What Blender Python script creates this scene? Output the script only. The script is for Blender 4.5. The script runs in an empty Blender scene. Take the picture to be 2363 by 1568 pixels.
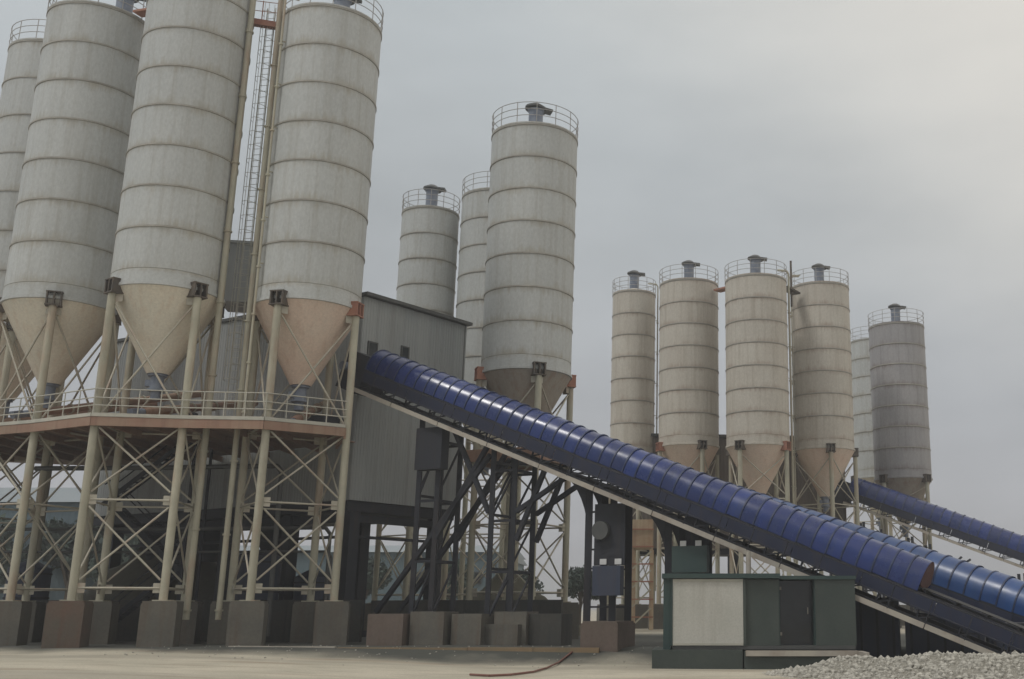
import bpy, math, random
from mathutils import Vector, Matrix
random.seed(7)
sc = bpy.context.scene
COL = sc.collection
rad = math.radians

# ------------------------------------------------------------------ camera
PITCH = rad(13.9); FPX = 2505.0; EYE = 1.6
cd = bpy.data.cameras.new('camera'); cam = bpy.data.objects.new('camera', cd); COL.objects.link(cam)
cam.location = (0, 0, EYE); cam.rotation_euler = (rad(90) + PITCH, 0, 0)
cd.sensor_width = 36; cd.lens = 36 * FPX / 2363; cd.shift_x = -(1600 - 1181.5) / 2363
cd.clip_end = 3000; cd.clip_start = 0.1
sc.camera = cam

# ------------------------------------------------------------------ sky and sun
SUN_FROM = Vector((-0.50, -0.32, 0.88)).normalized()
w = bpy.data.worlds.new('World'); sc.world = w; w.use_nodes = True
nt = w.node_tree; N = nt.nodes; L = nt.links
for n in list(N): N.remove(n)
out = N.new('ShaderNodeOutputWorld'); bg = N.new('ShaderNodeBackground'); bg.inputs['Strength'].default_value = 0.1
sky = N.new('ShaderNodeTexSky'); sky.sky_type = 'NISHITA'; sky.sun_disc = False
sky.sun_elevation = math.asin(SUN_FROM.z); sky.sun_rotation = math.atan2(SUN_FROM.x, SUN_FROM.y)
sky.dust_density = 4; sky.air_density = 1.2
tc = N.new('ShaderNodeTexCoord'); sep = N.new('ShaderNodeSeparateXYZ'); L.new(tc.outputs['Generated'], sep.inputs[0])
mp = N.new('ShaderNodeMapping'); mp.inputs['Scale'].default_value = (1.0, 1.0, 2.6); L.new(tc.outputs['Generated'], mp.inputs[0])
no = N.new('ShaderNodeTexNoise'); no.inputs['Scale'].default_value = 2.3; no.inputs['Detail'].default_value = 5; no.inputs['Roughness'].default_value = 0.5
L.new(mp.outputs[0], no.inputs['Vector'])
ra = N.new('ShaderNodeValToRGB')                       # overcast veil: lavender grey low, grey-green higher
ra.color_ramp.elements[0].position = 0.0; ra.color_ramp.elements[0].color = (4.0, 4.05, 4.4, 1)
ra.color_ramp.elements[1].position = 0.9; ra.color_ramp.elements[1].color = (5.1, 5.5, 5.7, 1)
e = ra.color_ramp.elements.new(0.14); e.color = (3.75, 3.85, 4.05, 1)
e = ra.color_ramp.elements.new(0.32); e.color = (3.75, 3.95, 4.05, 1)
e = ra.color_ramp.elements.new(0.5); e.color = (4.4, 4.7, 4.8, 1)
L.new(sep.outputs['Z'], ra.inputs[0])
mr = N.new('ShaderNodeMapRange'); mr.inputs['From Min'].default_value = 0.25; mr.inputs['From Max'].default_value = 0.75
mr.inputs['To Min'].default_value = 0.82; mr.inputs['To Max'].default_value = 1.2; L.new(no.outputs['Fac'], mr.inputs['Value'])
vm = N.new('ShaderNodeVectorMath'); vm.operation = 'SCALE'; L.new(ra.outputs[0], vm.inputs[0]); L.new(mr.outputs[0], vm.inputs['Scale'])
gx = N.new('ShaderNodeMapRange'); gx.interpolation_type = 'SMOOTHSTEP'; gx.inputs['From Min'].default_value = 0.05; gx.inputs['From Max'].default_value = 0.75
gx.inputs['To Min'].default_value = 0.0; gx.inputs['To Max'].default_value = 0.9
ga = N.new('ShaderNodeMath'); ga.operation = 'MULTIPLY_ADD'; L.new(sep.outputs['Z'], ga.inputs[0]); ga.inputs[1].default_value = 1.4; L.new(sep.outputs['X'], ga.inputs[2])
gn = N.new('ShaderNodeMath'); gn.operation = 'MULTIPLY_ADD'; L.new(no.outputs['Fac'], gn.inputs[0]); gn.inputs[1].default_value = 0.35; L.new(ga.outputs[0], gn.inputs[2])
L.new(gn.outputs[0], gx.inputs['Value']); gx.inputs['From Min'].default_value = 0.65; gx.inputs['From Max'].default_value = 1.3
wc = N.new('ShaderNodeMix'); wc.data_type = 'RGBA'; L.new(gx.outputs[0], wc.inputs['Factor']); L.new(vm.outputs[0], wc.inputs['A']); wc.inputs['B'].default_value = (7.6, 7.2, 6.5, 1)
mx = N.new('ShaderNodeMix'); mx.data_type = 'RGBA'; mx.inputs['Factor'].default_value = 0.93
L.new(sky.outputs[0], mx.inputs['A']); L.new(wc.outputs['Result'], mx.inputs['B'])
L.new(mx.outputs['Result'], bg.inputs['Color']); L.new(bg.outputs[0], out.inputs[0])
sd = bpy.data.lights.new('sun', 'SUN'); sd.energy = 1.1; sd.angle = rad(12); sd.color = (1, 0.97, 0.92)
so = bpy.data.objects.new('sun', sd); COL.objects.link(so); so.location = (-40, -20, 60)
so.rotation_euler = (-SUN_FROM).to_track_quat('-Z', 'Y').to_euler()
sc.view_settings.view_transform = 'Standard'; sc.view_settings.look = 'None'
sc.view_settings.exposure = 0.2; sc.view_settings.gamma = 1.0; sc.view_settings.use_curve_mapping = False
sc.render.engine = 'CYCLES'
sc.render.filter_size = 2.0

# ------------------------------------------------------------------ helpers
def P(x, y, Y):
    """world point at depth Y seen at photo pixel (x, y) of the 2363-wide view"""
    u = x - 1600; v = 784 - y
    c, s = math.cos(PITCH), math.sin(PITCH)
    ry = FPX * c - v * s; rz = FPX * s + v * c
    return Vector((u / ry * Y, Y, EYE + rz / ry * Y))

class MB:
    def __init__(s): s.v = []; s.f = []; s.sm = []
    def add(s, vs, fs, smooth=False):
        b = len(s.v); s.v += [tuple(q) for q in vs]; s.f += [tuple(i + b for i in f) for f in fs]; s.sm += [smooth] * len(fs)
        return s
    def frame(s, p, q, up=(0, 0, 1)):
        p = Vector(p); q = Vector(q); d = (q - p).normalized(); u = Vector(up)
        if abs(d.dot(u)) > 0.98: u = Vector((0, 1, 0))
        a = d.cross(u).normalized(); b = a.cross(d).normalized(); return p, q, a, b
    def beam(s, p, q, wd, h, up=(0, 0, 1)):
        p, q, a, b = s.frame(p, q, up); vs = []
        for c in (p, q):
            for i, j in ((-1, -1), (1, -1), (1, 1), (-1, 1)): vs.append(c + a * (i * wd / 2) + b * (j * h / 2))
        return s.add(vs, [(0, 3, 2, 1), (4, 5, 6, 7), (0, 1, 5, 4), (1, 2, 6, 5), (2, 3, 7, 6), (3, 0, 4, 7)])
    def tube(s, p, q, r, n=10, r2=None):
        r2 = r if r2 is None else r2
        p, q, a, b = s.frame(p, q); vs = []
        for c, rr in ((p, r), (q, r2)):
            for k in range(n):
                t = 2 * math.pi * k / n; vs.append(c + a * (rr * math.cos(t)) + b * (rr * math.sin(t)))
        s.add(vs, [(k, (k + 1) % n, n + (k + 1) % n, n + k) for k in range(n)], True)
        return s.add(vs, [tuple(range(n - 1, -1, -1)), tuple(range(n, 2 * n))])
    def poly(s, pts, r, n=8):
        for a, b in zip(pts, pts[1:]): s.tube(a, b, r, n)
        return s
    def box(s, x0, x1, y0, y1, z0, z1):
        vs = [(x, y, z) for z in (z0, z1) for x, y in ((x0, y0), (x1, y0), (x1, y1), (x0, y1))]
        return s.add(vs, [(0, 3, 2, 1), (4, 5, 6, 7), (0, 1, 5, 4), (1, 2, 6, 5), (2, 3, 7, 6), (3, 0, 4, 7)])
    def rbox(s, c, ax, hx, hy, z0, z1):
        """box centred at c=(x,y), half sizes hx along ax, hy across, z0..z1"""
        a = Vector((ax[0], ax[1])).normalized(); b = Vector((-a.y, a.x)); vs = []
        for z in (z0, z1):
            for i, j in ((-1, -1), (1, -1), (1, 1), (-1, 1)):
                q = Vector(c[:2]) + a * (i * hx) + b * (j * hy); vs.append((q.x, q.y, z))
        return s.add(vs, [(0, 3, 2, 1), (4, 5, 6, 7), (0, 1, 5, 4), (1, 2, 6, 5), (2, 3, 7, 6), (3, 0, 4, 7)])
    def lathe(s, prof, c=(0, 0, 0), n=64, wob=None):
        """each profile segment keeps its own edges, so corners stay crisp"""
        for (r0, z0), (r1, z1) in zip(prof, prof[1:]):
            vs = []
            for r, z in ((r0, z0), (r1, z1)):
                for k in range(n):
                    t = 2 * math.pi * k / n; vs.append((c[0] + r * math.cos(t), c[1] + r * math.sin(t), c[2] + z))
            s.add(vs, [(k, (k + 1) % n, n + (k + 1) % n, n + k) for k in range(n)], True)
        return s
    def hoop(s, c, R, z, r, n=40, a0=0, a1=360):
        pts = [(c[0] + R * math.cos(rad(a0 + (a1 - a0) * k / n)), c[1] + R * math.sin(rad(a0 + (a1 - a0) * k / n)), z) for k in range(n + 1)]
        return s.poly(pts, r, 5)
    def prism(s, pts, z0, z1):
        n = len(pts); vs = [(x, y, z0) for x, y in pts] + [(x, y, z1) for x, y in pts]
        return s.add(vs, [tuple(range(n - 1, -1, -1)), tuple(range(n, 2 * n))] + [(k, (k + 1) % n, n + (k + 1) % n, n + k) for k in range(n)])
    def mesh(s, name, m, off=(0, 0, 0)):
        me = bpy.data.meshes.new(name)
        me.from_pydata([(x - off[0], y - off[1], z - off[2]) for x, y, z in s.v], [], s.f)
        me.polygons.foreach_set('use_smooth', s.sm); me.materials.append(m); me.update(); return me

def tag(o, label=None, cat=None, group=None, kind=None):
    if label: o['label'] = label
    if cat: o['category'] = cat
    if group: o['group'] = group
    if kind: o['kind'] = kind
    return o
BASE = {}
def thing(name, loc, label, cat, group=None):
    o = bpy.data.objects.new(name, None); COL.objects.link(o); o.location = loc; o.empty_display_size = 0.3
    BASE[o.name] = Vector(loc); return tag(o, label, cat, group)
def inst(name, me, parent=None, mtx=None):
    o = bpy.data.objects.new(name, me); COL.objects.link(o)
    if parent: o.parent = parent
    if mtx is not None: o.matrix_local = mtx
    return o
def part(name, mb, m, parent=None, label=None):
    """mb holds world coordinates"""
    off = (0, 0, 0)
    q = parent
    while q is not None:
        if q.name in BASE: off = BASE[q.name]; break
        q = q.parent
    o = inst(name, mb.mesh(name, m, off), parent)
    if label: o['label'] = label
    return o

# ------------------------------------------------------------------ materials
def mat(name, c1, c2, scale=1.5, rough=0.7, metal=0.0, streak=None, streak_amt=0.4, joint=None, joint_amt=0.5,
        bump=0.15, fine=None, rnd=0.08, coat=0.0, sz=(3.0, 3.0, 0.18)):
    m = bpy.data.materials.new(name); m.use_nodes = True; t = m.node_tree; n = t.nodes; l = t.links
    b = n['Principled BSDF']; b.inputs['Roughness'].default_value = rough; b.inputs['Metallic'].default_value = metal
    b.inputs['Coat Weight'].default_value = coat; b.inputs['Coat Roughness'].default_value = 0.25
    co = n.new('ShaderNodeTexCoord'); oi = n.new('ShaderNodeObjectInfo')
    cm = n.new('ShaderNodeMath'); cm.operation = 'MULTIPLY'; cm.inputs[1].default_value = 57.0; l.new(oi.outputs['Random'], cm.inputs[0])
    av = n.new('ShaderNodeVectorMath'); av.operation = 'ADD'; l.new(co.outputs['Object'], av.inputs[0]); l.new(cm.outputs[0], av.inputs[1])
    def noise(sc_, det, vec=None, ro=0.6):
        k = n.new('ShaderNodeTexNoise'); k.inputs['Scale'].default_value = sc_; k.inputs['Detail'].default_value = det; k.inputs['Roughness'].default_value = ro
        l.new((vec or av).outputs[0], k.inputs['Vector']); return k
    def mrange(src, a, bb, c=0.0, d=1.0):
        k = n.new('ShaderNodeMapRange'); k.inputs['From Min'].default_value = a; k.inputs['From Max'].default_value = bb
        k.inputs['To Min'].default_value = c; k.inputs['To Max'].default_value = d; l.new(src, k.inputs['Value']); return k.outputs[0]
    def mix(fac, A, B, bt='MIX'):
        k = n.new('ShaderNodeMix'); k.data_type = 'RGBA'; k.blend_type = bt
        for nm, s_ in (('Factor', fac), ('A', A), ('B', B)):
            if isinstance(s_, (int, float)): k.inputs[nm].default_value = s_
            elif isinstance(s_, tuple): k.inputs[nm].default_value = (*s_, 1)
            else: l.new(s_, k.inputs[nm])
        return k.outputs['Result']
    n1 = noise(scale, 6)
    c = mix(mrange(n1.outputs['Fac'], 0.32, 0.68), c1, c2)
    if streak:
        ms = n.new('ShaderNodeMapping'); ms.inputs['Scale'].default_value = sz; l.new(av.outputs[0], ms.inputs[0])
        ns = noise(1.0, 5, ms); c = mix(mrange(ns.outputs['Fac'], 0.5, 0.72, 0, streak_amt), c, streak)
    if joint:
        se = n.new('ShaderNodeSeparateXYZ'); l.new(co.outputs['Object'], se.inputs[0])
        ab = n.new('ShaderNodeMath'); ab.operation = 'PINGPONG'; ab.inputs[1].default_value = 0.5; l.new(se.outputs['Z'], ab.inputs[0])
        nj = noise(0.7, 4)
        ms = n.new('ShaderNodeMapping'); ms.inputs['Scale'].default_value = (5, 5, 0.4); l.new(av.outputs[0], ms.inputs[0])
        nk = noise(1.0, 3, ms)
        wd = n.new('ShaderNodeMath'); wd.operation = 'MULTIPLY_ADD'; l.new(nk.outputs['Fac'], wd.inputs[0]); wd.inputs[1].default_value = 0.55; wd.inputs[2].default_value = -0.12
        dv = n.new('ShaderNodeMath'); dv.operation = 'SUBTRACT'; l.new(wd.outputs[0], dv.inputs[0]); l.new(ab.outputs[0], dv.inputs[1])
        f1 = mrange(dv.outputs[0], -0.06, 0.16)
        mu = n.new('ShaderNodeMath'); mu.operation = 'MULTIPLY'; l.new(f1, mu.inputs[0]); l.new(mrange(nj.outputs['Fac'], 0.4, 0.62, 0.1, joint_amt), mu.inputs[1])
        c = mix(mu.outputs[0], c, joint)
    if fine:
        nf = noise(fine, 3, ro=0.75); f_ = mrange(nf.outputs['Fac'], 0.3, 0.7, 0.9, 1.1)
        k = n.new('ShaderNodeVectorMath'); k.operation = 'SCALE'; l.new(c, k.inputs[0]); l.new(f_, k.inputs['Scale']); c = k.outputs[0]
    rv = mrange(oi.outputs['Random'], 0, 1, 1 - rnd, 1 + rnd)
    k = n.new('ShaderNodeVectorMath'); k.operation = 'SCALE'; l.new(c, k.inputs[0]); l.new(rv, k.inputs['Scale'])
    l.new(k.outputs[0], b.inputs['Base Color'])
    l.new(mrange(n1.outputs['Fac'], 0.3, 0.7, max(rough - 0.1, 0.05), min(rough + 0.12, 1)), b.inputs['Roughness'])
    if bump:
        nb = noise(scale * 6, 4); bp = n.new('ShaderNodeBump'); bp.inputs['Strength'].default_value = bump; bp.inputs['Distance'].default_value = 0.02
        l.new(nb.outputs['Fac'], bp.inputs['Height']); l.new(bp.outputs[0], b.inputs['Normal'])
    return m

M = {}
M['shell'] = mat('silo_paint', (.42, .435, .425), (.47, .485, .475), .5, .62, streak=(.31, .30, .265), streak_amt=.5, joint=(.29, .25, .18), joint_amt=.65, fine=9, rnd=.04, bump=.35)
M['shell_mauve'] = mat('silo_paint_mauve', (.28, .275, .285), (.35, .34, .345), .5, .62, streak=(.20, .19, .19), streak_amt=.5, joint=(.17, .13, .11), joint_amt=.7, fine=9, rnd=.05)
M['shell_warm'] = mat('silo_paint_warm', (.46, .42, .36), (.52, .49, .43), .5, .62, streak=(.30, .26, .20), streak_amt=.5, joint=(.30, .215, .165), joint_amt=.65, fine=9, rnd=.04)
M['flange'] = mat('flange_grime', (.26, .25, .215), (.36, .345, .31), 2, .7, fine=12)
M['hopper'] = mat('hopper_primer', (.68, .62, .51), (.63, .60, .51), .35, .65, streak=(.52, .38, .27), streak_amt=.4, fine=9, rnd=.05)
M['hopper_rust'] = mat('hopper_rusty', (.68, .52, .42), (.63, .54, .45), .35, .65, streak=(.50, .33, .24), streak_amt=.45, fine=9, rnd=.05)
M['hopper_grey'] = mat('hopper_grey', (.27, .245, .21), (.34, .29, .235), .6, .7, streak=(.22, .13, .09), streak_amt=.6, fine=9)
M['leg'] = mat('leg_cream', (.34, .325, .25), (.43, .41, .32), 1.2, .6, streak=(.34, .20, .13), streak_amt=.6, sz=(1.2, 1.2, .35))
M['brace'] = mat('brace_cream', (.37, .35, .28), (.45, .42, .35), 1.5, .6, streak=(.3, .17, .12), streak_amt=.5, sz=(1, 1, .8))
M['bracket'] = mat('bracket_dark', (.055, .05, .045), (.12, .095, .07), 3, .7)
M['bracket_red'] = mat('bracket_oxide', (.36, .17, .11), (.30, .13, .09), 2, .7)
M['oxide'] = mat('red_oxide_beam', (.27, .15, .105), (.30, .21, .15), .8, .7, streak=(.14, .07, .05), streak_amt=.5)
M['rail'] = mat('rail_paint', (.36, .36, .31), (.46, .44, .38), 2, .55, bump=0)
M['rail_thin'] = mat('rail_faded', (.30, .29, .28), (.38, .37, .35), 2, .6, bump=0)
M['filter'] = mat('filter_blue_grey', (.10, .12, .17), (.22, .25, .30), 1.5, .5)
M['clad'] = mat('cladding_grey', (.27, .29, .295), (.31, .32, .315), .35, .6, streak=(.20, .20, .19), streak_amt=.5, sz=(2, 2, .12), rnd=.07)
M['trim'] = mat('trim_dark', (.06, .065, .065), (.09, .09, .085), 1, .6)
M['glass'] = mat('window_dark', (.015, .02, .022), (.03, .035, .04), 1, .15, bump=0)
M['steel'] = mat('dark_navy_steel', (.009, .012, .022), (.018, .020, .027), 1.2, .7, streak=(.04, .028, .022), streak_amt=.5)
M['cover'] = mat('cover_blue', (.0008, .014, .105), (.002, .022, .140), .8, .25, metal=.0, streak=(.015, .03, .08), streak_amt=.5, coat=.2, rnd=.22, bump=.06)
M['cover_faded'] = mat('cover_blue_faded', (.006, .038, .15), (.014, .060, .19), .9, .36, streak=(.05, .08, .12), streak_amt=.4, coat=.25, rnd=.16, bump=.06)
M['blue_shaded'] = mat('skirt_blue_shaded', (.004, .009, .034), (.008, .014, .042), .9, .5, streak=(.03, .022, .02), streak_amt=.4)  # cover blue darkened: shading of the cover's lower side put into the colour
M['rib'] = mat('rib_blue', (.010, .02, .06), (.015, .03, .09), 2, .5)
M['rust_in'] = mat('rusty_end_plate', (.055, .022, .02), (.09, .035, .028), 2, .8)
M['belt'] = mat('rubber_belt', (.02, .02, .02), (.035, .034, .033), 2, .8)
M['stringer'] = mat('stringer_grey', (.40, .37, .31), (.30, .27, .24), .8, .6, streak=(.20, .14, .10), streak_amt=.6, sz=(1.2, 1.2, 1.2))
M['pier'] = mat('pier_concrete', (.09, .088, .076), (.135, .125, .105), .9, .9, streak=(.10, .075, .055), streak_amt=.7, fine=8, bump=.4)
M['pier_rust'] = mat('pier_concrete_rusty', (.12, .08, .06), (.10, .09, .073), .9, .9, streak=(.12, .06, .04), streak_amt=.7, fine=8, bump=.4)
M['pier_pink'] = mat('pier_concrete_brown', (.14, .105, .088), (.11, .09, .073), .9, .9, streak=(.11, .08, .06), streak_amt=.7, fine=8, bump=.4)
M['darkwall'] = mat('shade_dark_concrete', (.035, .038, .036), (.065, .06, .052), .7, .85, streak=(.02, .02, .02), streak_amt=.6, fine=6, bump=.4)  # concrete tone darkened to carry the shade under the plant
M['cabin_front'] = mat('cabin_panel_pale', (.42, .42, .38), (.50, .49, .45), .5, .6, streak=(.33, .31, .27), streak_amt=.4, fine=14)
M['cabin_green'] = mat('cabin_panel_shaded_green', (.035, .048, .043), (.055, .068, .06), .6, .6, fine=10)  # shadow on the cabin's right part is put into this green
M['cabin_dark'] = mat('cabin_frame_green', (.02, .045, .045), (.03, .055, .05), 1, .5)
M['blue_bin'] = mat('bin_blue', (.02, .03, .06), (.035, .045, .075), .8, .6, streak=(.04, .03, .03), streak_amt=.5)
M['teal'] = mat('teal_cladding', (.085, .13, .155), (.11, .155, .18), .15, .6, streak=(.10, .15, .17), streak_amt=.5, rnd=.12)
M['teal_roof'] = mat('pale_shed_roof', (.20, .235, .26), (.25, .28, .30), .2, .6)
M['leaf'] = mat('leaf_dark', (.035, .055, .05), (.055, .08, .06), .6, .8, bump=0)
M['bark'] = mat('bark', (.07, .055, .04), (.10, .08, .06), 2, .9)
M['soil'] = mat('dark_soil', (.06, .06, .04), (.095, .085, .06), .6, .95, fine=4, bump=.6)
M['gravel'] = mat('gravel_stone', (.20, .19, .165), (.55, .53, .47), 7, .9, rnd=.1)
M['gravel_bed'] = mat('gravel_bed', (.16, .155, .13), (.30, .28, .24), 9, .95, fine=14, bump=.8)
M['hose'] = mat('red_hose', (.20, .085, .065), (.15, .07, .055), 2, .6, bump=0)
M['yellow'] = mat('kerb_ochre', (.26, .18, .10), (.20, .16, .10), 1.2, .8, streak=(.2, .13, .08), streak_amt=.7, sz=(1, 1, 1))
M['white'] = mat('white_plate', (.62, .62, .62), (.55, .55, .54), 2, .5, bump=0)
M['tan'] = mat('tan_sheeting', (.36, .24, .15), (.46, .38, .26), .9, .8, streak=(.22, .13, .09), streak_amt=.6)

# ground: pale concrete yard, shade below the plant painted in as dark ground (border is irregular)
def ground_mat():
    m = bpy.data.materials.new('yard_concrete'); m.use_nodes = True; t = m.node_tree; n = t.nodes; l = t.links
    b = n['Principled BSDF']; b.inputs['Roughness'].default_value = .88
    co = n.new('ShaderNodeTexCoord')
    def noise(s_, d, sx=(1, 1, 1)):
        mp_ = n.new('ShaderNodeMapping'); mp_.inputs['Scale'].default_value = sx; l.new(co.outputs['Object'], mp_.inputs[0])
        k = n.new('ShaderNodeTexNoise'); k.inputs['Scale'].default_value = s_; k.inputs['Detail'].default_value = d; l.new(mp_.outputs[0], k.inputs['Vector']); return k.outputs['Fac']
    def rng(v, a, bb, c=0., d=1.):
        k = n.new('ShaderNodeMapRange'); k.inputs['From Min'].default_value = a; k.inputs['From Max'].default_value = bb
        k.inputs['To Min'].default_value = c; k.inputs['To Max'].default_value = d; l.new(v, k.inputs['Value']); return k.outputs[0]
    def mix(f, A, B):
        k = n.new('ShaderNodeMix'); k.data_type = 'RGBA'; l.new(f, k.inputs['Factor'])
        for nm, s_ in (('A', A), ('B', B)):
            if isinstance(s_, tuple): k.inputs[nm].default_value = (*s_, 1)
            else: l.new(s_, k.inputs[nm])
        return k.outputs['Result']
    c = mix(rng(noise(.35, 6), .35, .65), (.42, .39, .31), (.52, .475, .38))
    c = mix(rng(noise(.6, 5, (.25, 1, 1)), .55, .72, 0, .75), c, (.25, .18, .12))
    c = mix(rng(noise(.22, 3, (.12, 1, 1)), .5, .62, 0, .45), c, (.24, .22, .18))
    c = mix(rng(noise(1.4, 7, (.35, 1, 1)), .56, .66, 0, .5), c, (.30, .26, .20))
    c = mix(rng(noise(14, 4), .35, .65, 0, .35), c, (.20, .19, .16))
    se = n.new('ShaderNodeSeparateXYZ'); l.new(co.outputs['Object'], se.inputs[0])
    # edge of the painted shade runs at depth 45.5 on the left, 41 on the right
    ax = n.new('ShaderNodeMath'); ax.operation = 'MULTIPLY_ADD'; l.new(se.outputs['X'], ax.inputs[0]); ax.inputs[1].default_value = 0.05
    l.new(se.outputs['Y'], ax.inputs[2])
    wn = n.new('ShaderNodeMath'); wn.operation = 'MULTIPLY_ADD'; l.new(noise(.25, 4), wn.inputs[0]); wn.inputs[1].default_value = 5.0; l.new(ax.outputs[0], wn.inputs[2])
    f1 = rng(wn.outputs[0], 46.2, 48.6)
    f2 = rng(se.outputs['Y'], 68, 78, 1., 0.)  # pale again further back, to bounce light onto the far hoppers
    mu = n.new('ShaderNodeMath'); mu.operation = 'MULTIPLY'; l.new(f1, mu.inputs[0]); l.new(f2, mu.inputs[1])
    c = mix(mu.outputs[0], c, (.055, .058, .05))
    l.new(c, b.inputs['Base Color'])
    bp = n.new('ShaderNodeBump'); bp.inputs['Strength'].default_value = .4; bp.inputs['Distance'].default_value = .03
    l.new(noise(5, 6), bp.inputs['Height']); l.new(bp.outputs[0], b.inputs['Normal'])
    return m
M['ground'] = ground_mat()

# ------------------------------------------------------------------ ground
def sst(a, b, x):
    t = min(max((x - a) / (b - a), 0), 1); return t * t * (3 - 2 * t)
def ground_z(x, y):
    drop = 0.15 + 0.45 * sst(-22, -5, x)
    k = 1 - sst(44.6, 48.2, y)
    return -drop * k + 0.02 * math.sin(x * .7 + y * .3) * math.cos(y * .5)
xs = [-900, -300, -150, -90] + [-60 + 1.5 * i for i in range(67)] + [60, 100, 200, 500, 900]
ys = [-60, -20, 0, 10, 20] + [26 + 0.6 * i for i in range(50)] + [60, 70, 90, 120, 200, 400, 900, 2200]
g = MB(); vs = [(x, y, ground_z(x, y)) for y in ys for x in xs]; nx = len(xs)
fs = [(j * nx + i, j * nx + i + 1, (j + 1) * nx + i + 1, (j + 1) * nx + i) for j in range(len(ys) - 1) for i in range(nx - 1)]
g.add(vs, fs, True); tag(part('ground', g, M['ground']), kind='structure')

# ------------------------------------------------------------------ cement silos
CACHE = {}
def shared(key, fn, m):
    k = (key, m.name)
    if k not in CACHE: CACHE[k] = fn().mesh(key.split('|')[0], m)
    return CACHE[k]
def T(x, y, z, sz=1.0, rz=0.0):
    return Matrix.Translation((x, y, z)) @ Matrix.Rotation(rz, 4, 'Z') @ Matrix.Diagonal((1, 1, sz, 1))

def dust_filter(parent, z, a=0.0, s=1.0, off=(0, 0)):
    def f():
        m = MB(); m.lathe([(.38, 0), (.42, .02), (.42, 1.35), (.5, 1.4), (.5, 1.46), (.36, 1.5)], n=24); return m
    b = inst('dust_filter', shared('dust_filter', f, M['filter']), parent, Matrix.Translation((off[0], off[1], z)) @ Matrix.Rotation(a, 4, 'Z') @ Matrix.Scale(s, 4))
    def h():
        m = MB(); m.lathe([(.0, 0), (.66, .0), (.66, .1), (.3, .34), (0, .36)], n=20)
        m.box(.2, .95, -.3, .3, .06, .2); return m
    inst('filter_hood', shared('filter_hood', h, M['trim']), b, Matrix.Translation((0, 0, 1.5)) @ Matrix.Rotation(rad(7), 4, 'Y'))

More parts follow.
